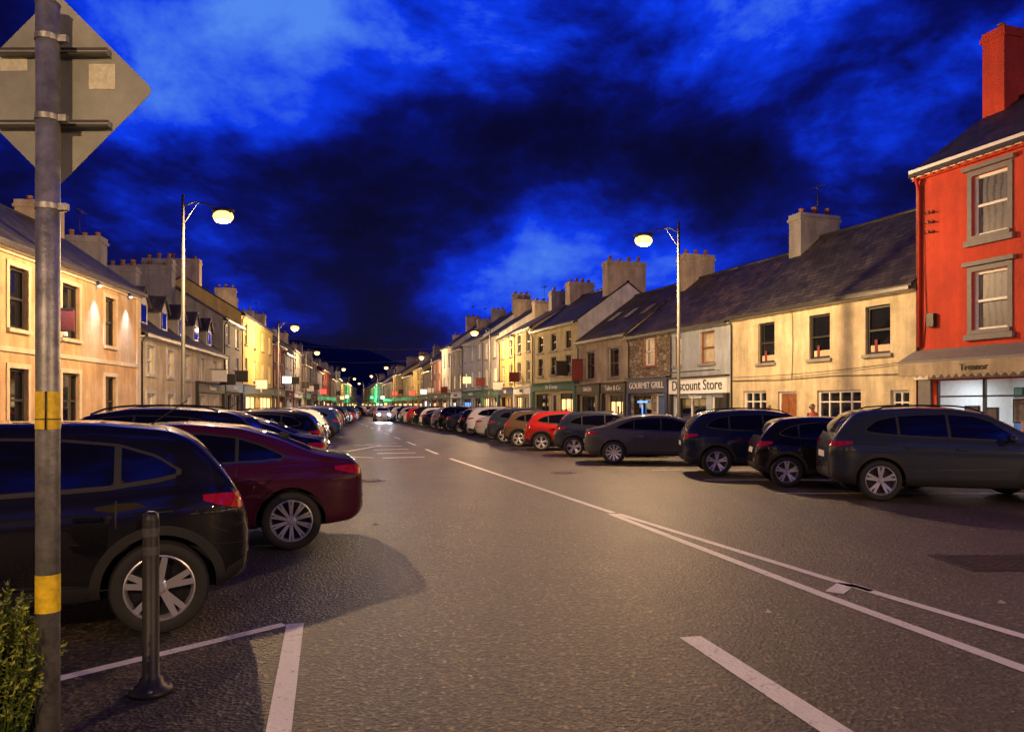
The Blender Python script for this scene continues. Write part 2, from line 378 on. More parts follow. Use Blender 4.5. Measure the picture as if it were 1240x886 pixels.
def building(name, p0, p1, depth, eave, ridge, wall, openings, roof=None, frame=None, chims=(), sills=True, surround=None,
             gable=None, chmat=None, fascia=None, gutter=True, roofl=()):
    e, L = place(p0, p1, name); roof = roof or M['slate']; frame = frame or M['white']; gable = gable or wall
    L -= .006
    mb = MB()
    us = sorted({0., L} | {x for o in openings for x in o['r'][:2]}); zs = sorted({0., eave} | {x for o in openings for x in o['r'][2:]})
    for a, b in zip(us[:-1], us[1:]):
        for c, d in zip(zs[:-1], zs[1:]):
            uc, zc = (a+b)/2, (c+d)/2
            if any(o['r'][0] < uc < o['r'][1] and o['r'][2] < zc < o['r'][3] for o in openings): continue
            mb.poly([(a,0,c),(b,0,c),(b,0,d),(a,0,d)], wall)
    for u in (0, L):
        mb.poly([(u,0,0),(u,depth,0),(u,depth,eave),(u,depth/2,ridge),(u,0,eave)], gable)
    mb.poly([(0,depth,0),(L,depth,0),(L,depth,eave),(0,depth,eave)], gable)
    mb.obj("walls", e, recalc=False)
    mb = MB()
    for o in openings: window(mb, o, o.get('frame', frame), wall)
    if mb.f: mb.obj("windows_and_doors", e, recalc=False)
    mb = MB()
    for o in openings:
        u0, u1, z0, z1 = o['r']
        if o.get('kind') in ('door', 'void', 'shop') : continue
        if sills: mb.box(u0-.1, u1+.1, -.09, .1, z0-.1, z0+.012, o.get('sillm', surround or M['kerb']))
        if surround:
            w = .14; mb.box(u0-w, u0, -.035, .0, z0+.013, z1, surround); mb.box(u1, u1+w, -.035, 0, z0+.013, z1, surround)
            mb.box(u0-w, u1+w, -.04, 0, z1, z1+w, surround)
    if mb.f: mb.obj("sills_and_surrounds", e)
    mb = MB(); s = (ridge-eave)/(depth/2); ov = .22; t = .09
    for sg in (0, 1):
        def yy(y): return y if sg == 0 else depth-y
        mb.prism([(-.02, yy(-ov), eave-ov*s+.02), (-.02, yy(depth/2), ridge+.02), (-.02, yy(depth/2), ridge+t+.02), (-.02, yy(-ov), eave-ov*s+t+.02)], (L+.04, 0, 0), roof)
    for (u, y) in roofl:
        z = eave+y*s+t+.02
        for (g, mm, o2) in ((0, M['dark'], .05), (.07, M['glass'], .056)):
            mb.poly([(u+g, y+g, z+o2+g*s), (u+.8-g, y+g, z+o2+g*s), (u+.8-g, y+.9-g, z+o2+(.9-g)*s), (u+g, y+.9-g, z+o2+(.9-g)*s)], mm)
    mb.tube([(-.02, depth/2, ridge+t), (L+.02, depth/2, ridge+t)], .09, M['gutter'], 8)
    mb.obj("roof", e)
    if gutter:
        mb = MB(); mb.box(0, L, -ov-.1, -ov+.02, eave-ov*s-.08, eave-ov*s+.03, M['gutter'])
        mb.box(0, L, -ov+.02, -.002, eave-ov*s-.1, eave-ov*s-.06, M['white'] if fascia is None else fascia)
        mb.tube([(.12, -.2, eave-ov*s-.05), (.12, -.06, eave-.5), (.12, -.06, .15)], .038, M['gutter'], 8)
        mb.obj("gutter", e)
    if chims:
        mb = MB()
        for (u, zt, wu, wd, pots) in chims: chimney(mb, u, depth/2, ridge-1.0, zt, wu, wd, chmat or gable, pots)
        if random.random() < .5: aerial(mb, chims[0][0]+.2, depth/2, chims[0][1])
        mb.obj("chimney", e)
    return e, L
def text(parent, s, u, y, z, size, mat, extr=.012):
    c = bpy.data.curves.new("lettering", 'FONT'); c.body = s; c.size = size; c.extrude = extr; c.align_x = 'CENTER'; c.align_y = 'CENTER'
    c.materials.append(mat); o = bpy.data.objects.new("lettering", c); COL.objects.link(o); o.parent = parent
    o.location = (u, y, z); o.rotation_euler = (rad(90), 0, 0); return o
def area(parent, loc, sx, sy, energy, col, rot=(0, 0, 0), name="ceiling_light"):
    l = bpy.data.lights.new(name, 'AREA'); l.shape = 'RECTANGLE'; l.size = sx; l.size_y = sy; l.energy = energy; l.color = col
    o = bpy.data.objects.new(name, l); COL.objects.link(o); o.parent = parent; o.location = loc; o.rotation_euler = rot; return o
def spot(parent, loc, energy, col, ang, rot, name="spot_beam", r=.04, blend=.5):
    l = bpy.data.lights.new(name, 'SPOT'); l.energy = energy; l.color = col; l.spot_size = rad(ang); l.spot_blend = blend; l.shadow_soft_size = r
    o = bpy.data.objects.new(name, l); COL.objects.link(o); o.parent = parent; o.location = loc; o.rotation_euler = rot; return o
def shopfront(e, u0, u1, z1, boardm, board_h=.55, txt=None, txtm=None, tsize=.4, pil=None, out=.16):
    mb = MB(); pil = pil or boardm
    mb.box(u0, u1, -out, -.002, z1-board_h, z1, boardm)
    mb.box(u0-.03, u1+.03, -out-.1, -.002, z1, z1+.07, pil)
    mb.box(u0-.02, u0+.2, -out-.03, -.003, .12, z1-board_h, pil); mb.box(u1-.2, u1+.02, -out-.03, -.003, .12, z1-board_h, pil)
    mb.obj("shopfront", e)
    if txt: text(e, txt, (u0+u1)/2, -out-.012, z1-board_h/2, tsize, txtm)
def hanging_sign(e, u, z, w, h, mat):
    mb = MB(); mb.box(u-.03, u+.03, -.15-w, -.15, z, z+h, mat); mb.box(u-.015, u+.015, -.2-w, 0, z+h, z+h+.03, M['dark'])
    mb.box(u-.045, u+.045, -.15-w, -.15, z, z+.03, M['dark']); mb.box(u-.045, u+.045, -.15-w, -.15, z+h-.03, z+h, M['dark']); mb.obj("hanging_sign", e)

# ---- right: red three-storey corner shop
pR = lambda Y: (XR(Y), Y)
def W(u0, u1, z0, z1, **k): d = dict(r=(u0, u1, z0, z1)); d.update(k); return d
ops = []
for (a, b) in ((1.95, 3.05), (5.0, 6.1)):
    ops += [W(a, b, 6.55, 8.3, pane=M['lace']), W(a, b, 3.85, 5.55, pane=M['lace'])]
ops += [W(.75, 6.9, .75, 2.45, kind='void')]
e, L = building("red_shop_house", pR(24.07), pR(16.8), 7.0, 9.0, 11.4, WALL['red'], ops, surround=TRIM, chims=[(.42, 13.7, .75, 1.45, 2), (7.0, 13.4, .75, 1.45, 2)], chmat=REDCH)
mb = MB()
mb.box(-.05, L+.05, -.26, -.002, 8.84, 9.0, M['white']); mb.box(-.03, L+.03, -.14, -.003, 8.68, 8.84, WALL['red'])
for i in range(26): mb.box(.1+i*.29, .2+i*.29, -.2, -.14, 8.70, 8.84, WALL['red'])
for z in (6.28, 3.58): 
    for a in (1.95, 5.0): mb.box(a-.2, a+1.3, -.12, -.004, z, z+.16, TRIM)
for z in (8.46, 5.71):
    for a in (1.95, 5.0): mb.box(a-.24, a+1.34, -.14, -.004, z, z+.12, TRIM)
mb.obj("cornice", e)
mb = MB()
mb.prism([(.02, -.02, 3.42), (.02, -.75, 3.05), (.02, -.75, 2.98), (.02, -.02, 3.3)], (L-.05, 0, 0), TRIM)
mb.box(.02, L-.04, -.75, -.72, 2.6, 2.98, WALL['buff'])
for i in range(30):
    u = .1+i*.245; mb.poly([(u, -.74, 2.6), (u+.22, -.74, 2.6), (u+.11, -.74, 2.5)], WALL['buff'])
mb.box(.04, L-.06, -.12, -.003, 2.5, 2.95, M['white']); mb.box(.04, L-.06, -.14, -.12, 3.3, 3.36, M['white'])
mb.box(0.1, .6, -.08, -.003, .12, 2.5, TRIM)
for u in (.75, 2.3, 3.8, 5.3, 6.85): mb.box(u-.04, u+.04, .02, .1, .75, 2.45, M['dark'])
mb.box(.75, 6.9, .02, .1, 1.95, 2.0, M['dark'])
mb.obj("shop_canopy", e)
text(e, "Treanor", 2.6, -.765, 2.78, .26, M['dark'])
mb = MB()
mb.box(.7, 6.95, 3.2, 3.25, .1, 2.7, M['white']); mb.box(.7, 6.95, .16, 3.2, .1, .7, M['wood']); mb.box(.7, 6.95, .16, 3.2, 2.6, 2.68, M['white'])
mb.box(.65, .7, .16, 3.2, .1, 2.7, M['white']); mb.box(6.95, 7, .16, 3.2, .1, 2.7, M['white'])
random.seed(3)
for i in range(10):
    for j in range(3):
        u = .85+i*.6; z = .85+j*.56; w = random.uniform(.3, .48); h = random.uniform(.3, .46)
        mb.box(u, u+w, 3.12, 3.19, z, z+h, M['dark']); mb.box(u+.03, u+w-.03, 3.1, 3.12, z+.03, z+h-.03, random.choice([M['blind'], WALL['pink'], WALL['blue'], WALL['green'], WALL['grey'], WALL['maroon']]))
for i in range(8):
    u = 1.0+i*.72+random.uniform(-.1, .1); mb.tube([(u, .6, .7), (u, .6, .95), (u, .6, 1.1), (u, .6, 1.25)], [.08, .12, .05, .09], random.choice([M['white'], WALL['blue'], M['pot']]), 10)
for (u, w) in ((.95, .5), (1.6, .45), (2.5, .7), (3.4, .4), (4.4, .5)): mb.box(u, u+w, .9, .95, 1.2, 1.2+w, M['dark']); mb.box(u+.05, u+w-.05, .88, .9, 1.25, 1.15+w, WALL['grey'])
mb.obj("shop_interior", e)
area(e, (3.8, 1.6, 2.55), 5, .5, 150, (.72, .88, 1))
mb = MB()
mb.tube([(.18, -.2, 8.7), (.18, -.07, 8.3), (.18, -.07, 3.5)], .045, WALL['red'], 8)
for z in (7.0, 7.3, 7.6): mb.tube([(.35, -.05, z), (.75, -.09, z-.04)], .02, M['dark'], 6); mb.ell((.55, -.1, z), (.05, .05, .06), M['wood'])
mb.box(.5, .75, -.14, -.003, 4.1, 4.5, M['dark']); mb.tube([(.3, -.02, 8.5), (.32, -.03, 6.2), (.4, -.02, 4.6), (.3, -.02, 3.5)], .012, M['dark'], 5); mb.obj("wall_fittings", e)

# ---- right: cream two-storey house
ops = [W(1.83, 2.85, 3.4, 5.02, frame=M['dark']), W(4.8, 5.85, 3.4, 5.02, frame=M['dark']), W(7.5, 8.55, 3.4, 5.02, frame=M['dark']),
       W(.86, 2.35, 1.0, 2.3, kind='casement', n=3), W(3.05, 4.12, .12, 2.25, kind='door'), W(5.2, 7.3, 1.0, 2.25, kind='casement', n=4), W(8.55, 9.3, 1.0, 2.2, kind='casement')]
e, L = building("cream_house", pR(33.06), pR(24.07), 8.0, 5.6, 8.95, WALL['cream'], ops, chims=[(.5, 10.05, .75, 2.1, 3)], chmat=WALL['grey'])
mb = MB()
mb.tube([(.0, -.04, 2.75), (3, -.05, 2.7), (6, -.04, 2.76), (9.4, -.05, 2.7)], .012, M['dark'], 6)
mb.tube([(3.9, -.04, 5.3), (3.95, -.04, 4), (3.9, -.04, 2.7)], .012, M['dark'], 5)
mb.obj("wall_cable", e)
mb = MB()
for (u0, u1, z0, z1) in [o['r'] for o in ops[:3]]: mb.box(u0+.12, u1-.12, .120, .150, z0+.1, z0+.32, WALL['ivory']); mb.box(u0+.3, u0+.42, .10, .118, z0+.1, z0+.5, WALL['maroon'])
mb.obj("window_ornaments", e)

# ---- right: discount store
ops = [W(.3, .95, 3.6, 5.0, pane=M['blind'], frame=M['wood']), W(2.5, 3.65, 3.6, 5.05, pane=M['blind'], frame=M['wood']),
       W(.35, 3.0, .7, 2.15, kind='shop', n=2, pane=M['glass']), W(3.4, 4.4, .12, 2.15, kind='door', door=M['dark'])]
e, L = building("discount_store", (7.75, 37.6), pR(33.06), 8.0, 5.5, 8.6, WALL['paleblue'], ops, roof=M['slate2'])
shopfront(e, .08, L-.08, 2.98, M['white'], .72, "Discount Store", M['dark'], .66, pil=M['dark'])
text(e, "Top Corner", L/2, -.2, 2.1, .22, M['white'])
mb = MB(); mb.box(.4, L-.4, -.62, -.56, 3.22, 3.28, M['dark'])
for u in (.8, L-.8): mb.box(u-.01, u+.01, -.6, -.002, 3.25, 3.27, M['dark'])
mb.obj("sign_light_trough", e); area(e, (L/2, -.6, 3.2), L-1, .05, 30, (1, .93, .8), rot=(rad(-35), 0, 0), name="sign_light")
# ---- right: stone grill house
ops = [W(1.7, 2.8, 3.75, 5.2, pane=M['blind']), W(.4, 2.4, .7, 2.25, kind='shop', n=2, pane=M['glass'], frame=M['dark']), W(2.8, 3.8, .12, 2.3, kind='door', door=WALL['blue'])]
e, L = building("stone_grill_house", (6.3, 41.6), (7.75, 37.6), 8.0, 5.5, 8.6, M['stone'], ops, roof=M['slate2'], surround=M['pot'], chims=[(.35, 10.0, .8, 1.9, 3)], chmat=WALL['buff'])
NAVY = pmat("navy_paint", (.02, .03, .10), .4)
shopfront(e, .08, L-.08, 3.1, NAVY, .75, "GOURMET GRILL", M['white'], .46)
mb = MB(); mb.tube([(1.4, .05, 1.2), (1.4, .05, 1.75)], .03, M['litblue'], 6); mb.box(.9, 1.9, .04, .07, 1.85, 1.95, M['litblue']); mb.obj("neon_window_sign", e)
# ---- right: rendered house
ops = [W(1.2, 2.4, 3.3, 4.9, frame=M['dark']), W(4.25, 5.5, 3.3, 4.9, frame=M['dark']), W(.4, 2.4, .8, 2.3, kind='shop', frame=M['dark']),
       W(2.8, 3.8, .12, 2.3, kind='door', door=M['dark']), W(4.2, 6.2, .8, 2.3, kind='shop', frame=M['dark'], pane=M['lit'])]
e, L = building("salon_house", (4.1, 47.8), (6.3, 41.6), 8.0, 5.7, 8.6, WALL['buff'], ops, roof=M['slate2'], surround=WALL['grey'], roofl=((1.2, 1.3), (3.2, 1.3), (5.2, 1.3)))
shopfront(e, .1, 3.3, 2.95, M['dark'], .55, "SALON", M['white'], .36); shopfront(e, 3.5, L-.1, 2.95, M['dark'], .55, "Tailor & Co", M['white'], .4)
hanging_sign(e, 1.0, 3.2, .7, 1.3, WALL['maroon'])
# ---- right: tall yellow house
ops = []
for u in (1.0, 3.3, 5.7): ops += [W(u, u+.95, 5.35, 6.5, frame=M['dark']), W(u, u+.95, 3.75, 4.95, frame=M['dark'])]
ops += [W(.5, 3.0, .8, 2.5, kind='shop', frame=M['dark']), W(3.4, 4.3, .12, 2.5, kind='door', door=M['dark']), W(4.8, 7.2, .8, 2.5, kind='shop', frame=M['dark'], pane=M['lit'])]
e, L = building("tall_cream_house", (1.48, 55.06), (4.1, 47.8), 7.0, 7.05, 9.5, WALL['lemon'], ops, chims=[(.4, 10.6, .8, 1.9, 4), (7.2, 10.9, .8, 2.7, 4)], chmat=WALL['buff'], gable=WALL['white'])
shopfront(e, .2, L-.2, 3.2, WALL['green'], .5, "Bar & Lounge", M['white'], .36)
hanging_sign(e, 6.5, 3.6, .8, .9, M['dark'])

# ---- generic terrace houses further away
def terrace(side, Ya, Yb, eave, ridge, wall, nw, floors, shop, lit, chim=True, fr='white'):
    F = XR if side == 'R' else XL
    p0, p1 = ((F(Yb), Yb), (F(Ya), Ya)) if side == 'R' else ((F(Ya), Ya), (F(Yb), Yb))
    L = math.dist(p0, p1); ops = []
    fh = (eave-3.1)/max(1, floors-1)
    for f in range(floors-1):
        for k in range(nw):
            uc = L*(k+.5)/nw; z0 = 3.35+f*fh+.15; h = min(1.5, fh-.65)
            r = random.random(); pane = M['lit'] if r < .10 else M['blind'] if r < .4 else M['glass']
            ops.append(W(uc-.5, uc+.5, z0, z0+h, pane=pane))
    lp = {0: M['glass'], 1: M['lit'], 2: M['litcool'], 3: M['litblue']}[lit]
    if shop:
        ops += [W(.4, L*.42, .7, 2.4, kind='shop', pane=lp, frame=M['dark']), W(L*.46, L*.46+1, .12, 2.4, kind='door', door=random.choice([M['dark'], M['wood'], NAVY])), W(L*.46+1.4, L-.4, .7, 2.4, kind='shop', pane=lp if random.random() < .6 else M['glass'], frame=M['dark'])]
    else:
        ops += [W(L*.15, L*.15+1.1, .9, 2.3, pane=M['blind']), W(L*.5-.5, L*.5+.5, .12, 2.3, kind='door', door=random.choice([M['dark'], M['wood']])), W(L*.85-1.1, L*.85, .9, 2.3, pane=M['lit'] if lit else M['glass'])]
    ch = [(.4, ridge+random.uniform(.9, 1.5), .75, random.uniform(1.3, 2.2), 3)]
    if chim == 2: ch.append((L-.45, ridge+random.uniform(.9, 1.4), .75, 1.6, 3))
    e, L = building("terrace_house", p0, p1, 7.5, eave, ridge, wall, ops, roof=random.choice([M['slate'], M['slate2']]), chims=ch if chim else (), chmat=random.choice([WALL['grey'], WALL['buff']]), frame=M[fr])
    if shop:
        bm_ = random.choice([NAVY, WALL['maroon'], WALL['green'], M['dark'], M['white'], M['dark']])
        shopfront(e, .1, L-.1, 3.1, bm_, .55, random.choice(["Bakery", "O'Shea", "Pharmacy", "Café", "Murphy's", "Books & Gifts", "Butcher"]), M['dark'] if bm_ == M['white'] else M['white'], .36)
        if random.random() < .85: hanging_sign(e, random.uniform(.8, L-1), random.uniform(2.9, 3.9), .8, .7, random.choice([M['white'], WALL['maroon'], M['dark'], M['dark'], M['lit'], M['litred'], M['litcool']]))
    return e, L
random.seed(11)
C = WALL
for a in [(55.06, 59.9, 7.4, 9.6, C['lemon'], 2, 3, 1, 1, 1), (59.9, 64.8, 7.3, 9.4, C['gold'], 2, 3, 1, 0, 1), (64.8, 71, 7.8, 10.2, C['white'], 2, 3, 1, 1, 1),
          (71, 80.6, 8.2, 10.8, C['paleblue'], 3, 3, 1, 3, 2), (80.6, 87, 7.8, 10.2, C['grey'], 2, 3, 1, 2, 1), (87, 93.5, 8.6, 11.2, C['white'], 2, 3, 1, 1, 1),
          (93.5, 101, 7.4, 9.6, C['pink'], 2, 3, 1, 1, 1), (101, 109, 6.4, 8.8, C['buff'], 2, 2, 1, 2, 1), (109, 120, 7.2, 9.6, C['gold'], 3, 3, 1, 1, 1), (120, 134, 6.6, 9., C['lemon'], 4, 2, 1, 1, 2),
          (134, 150, 7.4, 9.7, C['gold'], 4, 3, 1, 1, 2), (150, 170, 6.4, 9, C['grey'], 4, 2, 1, 1, 2), (170, 190, 7, 9.4, C['white'], 4, 3, 1, 2, 2), (190, 215, 6.5, 9, C['green'], 5, 2, 1, 1, 2), (215, 245, 7, 9.4, C['buff'], 5, 3, 1, 1, 2)]:
    terrace('R', *a)
for a in [(46.3, 52, 7.0, 9.3, C['grey'], 2, 3, 1, 0, 1), (52, 66, 8.0, 10.3, C['gold'], 4, 3, 1, 1, 2), (66, 73, 7.2, 9.8, C['maroon'], 2, 3, 1, 1, 1), (73, 80, 6.8, 9.2, C['white'], 2, 3, 1, 2, 1),
          (80, 88, 7.6, 10, C['grey'], 2, 3, 1, 1, 1), (88, 97, 6.6, 9, C['buff'], 3, 2, 1, 1, 1), (97, 106, 7.4, 9.7, C['grey'], 3, 3, 1, 2, 1), (106, 115, 6.6, 9, C['white'], 3, 2, 1, 1, 1),
          (115, 131, 7.2, 9.6, C['maroon'], 4, 3, 1, 1, 2), (131, 145, 6.4, 8.8, C['buff'], 4, 2, 1, 2, 2), (145, 160, 7, 9.2, C['grey'], 4, 3, 1, 1, 2), (160, 180, 6.6, 9, C['gold'], 4, 2, 1, 1, 2), (180, 205, 7, 9.4, C['buff'], 5, 3, 1, 1, 2), (205, 240, 7, 9.4, C['grey'], 5, 3, 1, 1, 2)]:
    terrace('L', *a)
# the same street behind the viewer
for a in [(8, 16.8, 7.2, 9.8, C['white'], 3, 3, 1, 1, 1), (-3, 8, 7.6, 10, C['paleblue'], 3, 3, 1, 2, 1), (-16, -3, 7, 9.4, C['cream'], 4, 3, 1, 1, 1), (-32, -16, 8, 10.4, C['pink'], 4, 3, 1, 1, 1)]: terrace('R', *a)
for a in [(1, 14, 7.2, 9.8, C['white'], 4, 3, 1, 1, 1), (-12, 1, 7.6, 10, C['buff'], 4, 3, 1, 2, 1), (-30, -12, 7, 9.4, C['lemon'], 4, 3, 1, 1, 1)]: terrace('L', *a)
# closing row at the far end
ops = [W(u, u+1, 3.4, 4.8, pane=M['lit'] if i % 3 == 0 else M['glass']) for i, u in enumerate(np.arange(1, 30, 3.2))] + [W(u, u+2, .6, 2.3, kind='shop', pane=M['lit']) for u in np.arange(1.5, 28, 5.)]
building("terrace_house", (-68, 268), (-36, 262), 8, 5.6, 8.4, WALL['white'], ops, chims=[(4, 9.4, .8, 1.6, 3), (18, 9.5, .8, 1.6, 3)])

# ---- left: yellow building with eave spots
pL = lambda Y: (XL(Y), Y)
ops = []
for (a, b) in ((1.2, 2.2), (4.2, 5.2), (7.35, 8.35), (10.4, 11.6), (13.6, 14.55)):
    ops += [W(a, b, 3.85, 5.6, frame=M['dark']), W(a, b, .95, 2.75, frame=M['dark'])]
e, L = building("yellow_house", pL(14), pL(30.8), 7.0, 6.25, 8.65, WALL['yellow'], ops, surround=WALL['ivory'], chims=[(16.3, 9.6, .7, 1.5, 2)], chmat=WALL['buff'])
mb = MB(); mb.box(0, L, -.05, -.002, 3.2, 3.34, WALL['ivory']); mb.box(0, L, -.06, -.002, 5.9, 6.1, WALL['ivory'])
mb.box(0, L, -.04, -.003, .12, .6, WALL['grey']); mb.box(L-.35, L, -.045, -.002, .6, 5.9, WALL['ivory']); mb.obj("string_courses", e)
mb = MB()
for u in (9.4, 12.75, 15.5): mb.tube([(u, -.12, 6.0), (u, -.18, 5.85)], .05, M['dark'], 10); mb.ell((u, -.185, 5.84), (.06, .06, .035), M['litspot'])
mb.obj("spotlights", e)
for u in (12.75, 15.5): spot(e, (u, -.24, 5.78), 750, (.5, .68, 1), 80, (rad(-10), 0, 0), r=.03, blend=.9)
spot(e, (9.4, -.24, 5.78), 300, (.5, .68, 1), 80, (rad(-10), 0, 0), r=.03, blend=.9)
hanging_sign(e, 9.9, 4.0, .45, .7, WALL['maroon'])

# ---- left: long low house with dormers
ops = []
for k in range(5):
    u = .9+k*3.0; ops += [W(u, u+1.0, 3.0, 4.2, pane=M['blind'] if k % 2 else M['glass']), W(u, u+1.1, .9, 2.2, pane=M['blind'] if k % 3 == 0 else M['glass'])]
e, L = building("dormer_house", pL(30.8), pL(46.3), 8.0, 4.75, 8.0, WALL['cream'], ops, surround=WALL['white'], chims=[(4.6, 9.3, .8, 2.2, 4), (10.5, 9.0, .8, 1.5, 3), (15.2, 9.9, .8, 2.6, 3)], chmat=WALL['grey'])
mb = MB(); sl = (8.0-4.75)/4
for k in range(5):
    uc = 1.6+k*3.0; w = .62; y0 = .35; zb = 4.75+y0*sl; zt = 6.0; zr = 6.65
    mb.poly([(uc-w, y0, zb), (uc+w, y0, zb), (uc+w, y0, zt), (uc, y0, zr), (uc-w, y0, zt)], WALL['white'])
    for sg in (-1, 1):
        mb.poly([(uc+sg*w, y0, zb), (uc+sg*w, y0, zt), (uc+sg*w, (zt-4.75)/sl, zt)], WALL['grey'])
        n = Vector((0, 0, .07))
        mb.prism([(uc+sg*(w+.12), y0-.12, zt-.12), (uc, y0-.12, zr), (uc, (zr-4.75)/sl, zr), (uc+sg*(w+.12), (zt-4.75)/sl, zt-.12)], n, M['slate'])
    mb.box(uc-.38, uc+.38, y0-.03, y0-.002, zb+.12, zt-.05, M['dark']); mb.box(uc-.32, uc+.32, y0-.034, y0-.03, zb+.18, zt-.1, M['glass'])
mb.obj("dormers", e)
shopfront(e, 9.0, L-.2, 2.9, M['dark'], .5, "Restaurant", M['white'], .36)
hanging_sign(e, 12, 3.0, .8, .7, M['white']); hanging_sign(e, 14, 2.9, .9, .6, M['dark'])

# ------------------------------------------------------------------ street lamps
def street_lamp(x, y, sgn, h=8.0, power=2600):
    e = empty("street_lamp", (x, y, .1 if y > 5 else 0))
    mb = MB(); mb.tube([(0, 0, 0), (0, 0, 1.3), (0, 0, 1.32), (0, 0, h)], [.095, .09, .065, .045], M['lampsteel'], 14)
    mb.box(-.05, .05, -.1, -.085, .5, 1.0, M['lampsteel']); mb.obj("pole", e)
    mb = MB(); ax = sgn*1.22
    mb.tube([(0, 0, h-.35), (ax*.3, 0, h-.2), (ax*.65, 0, h-.3), (ax*.85, 0, h-.42)], [.03, .028, .026, .026], M['lampsteel'], 8)
    mb.tube([(0, 0, h-.9), (ax*.35, 0, h-.26)], .014, M['lampsteel'], 6); mb.obj("arm", e)
    mb = MB(); cx, cz = ax*1.0, h-.48
    mb.ell((cx, 0, cz), (.36, .15, .1), M['lampsteel'], 18, 10); mb.box(cx-.25, cx+.25, -.1, .1, cz-.1, cz-.05, M['lampsteel']); mb.obj("lantern", e)
    mb = MB(); mb.ell((cx, 0, cz-.18), (.31, .21, .21), M['lens'], 18, 8); mb.obj("lens", e)
    l = bpy.data.lights.new("lamp_light", 'POINT'); l.energy = power; l.color = (1, .62, .29); l.shadow_soft_size = .08
    o = bpy.data.objects.new("lamp_light", l); COL.objects.link(o); o.parent = e; o.location = (cx, 0, cz-.48)
    return e
street_lamp(-10.0, 23.4, 1, power=4300); street_lamp(5.8, 26.8, -1, power=4500)
street_lamp(-17.3, 57, 1, power=3000); street_lamp(-1.75, 61, -1, power=2800)
street_lamp(-22.5, 84, 1, power=1500); street_lamp(-9.6, 92, -1, power=1500); street_lamp(-17.9, 117, -1, power=1600)
street_lamp(-27.9, 122, 1, power=1300); street_lamp(-26.2, 150, -1, power=1500); street_lamp(-35, 165, 1, power=1300); street_lamp(-38.5, 200, -1, power=1500)
street_lamp(-4.6, -9, 1, power=3700); street_lamp(14.5, -4, -1, power=4200)

# wires
mb = MB()
def wire(a, b, sag=.5, r=.012):
    pts = []
    for i in range(13):
        t = i/12; p = Vector(a).lerp(Vector(b), t); p.z -= sag*4*t*(1-t); pts.append(p)
    mb.tube(pts, r, M['dark'], 5)
wire((-21.9, 74, 7.6), (-3.4, 74, 7.4), .4, .02); wire((-17.4, 44, 6.6), (-20.5, 66, 7.5), .5); wire((12.5, 24.2, 3.1), (9.2, 33, 2.9), .1)
wire((-24, 95, 7.2), (-8.9, 94, 7.6), .4, .025)
mb.obj("overhead_wires")

# ------------------------------------------------------------------ cars
PAINT = {k: pmat("car_paint_"+k, c, .45, .0, coat=1., spec=.08) for k, c in dict(navy=(.008, .013, .035), black=(.004, .004, .006), plum=(.055, .006, .020), slate=(.022, .030, .046), grey=(.065, .065, .07),
         red=(.36, .015, .008), silver=(.36, .36, .37), white=(.70, .70, .70), blue=(.015, .04, .14), bronze=(.1, .06, .03)).items()}
CG = pmat("car_glass", (.004, .004, .005), .02, coat=.3)
CT = pmat("tail_light", (.30, .006, .006), .1, coat=1, em=(1, .02, .01), es=.03)
CH = pmat("head_light", (.55, .58, .6), .1, .3, coat=1)
CHL = pmat("head_light_on", (1, 1, 1), .1, em=(.6, .8, 1), es=90)
CR = pmat("alloy", (.60, .60, .62), .28, .7)
CRD = pmat("alloy_dark", (.02, .02, .02), .35, .4)
CTY = pmat("tyre", (.014, .014, .014), .75, var=.2, vscale=30, bump=.1)
CP = pmat("number_plate", (.75, .75, .72), .4)
CPL = pmat("car_trim_plastic", (.010, .010, .011), .6)
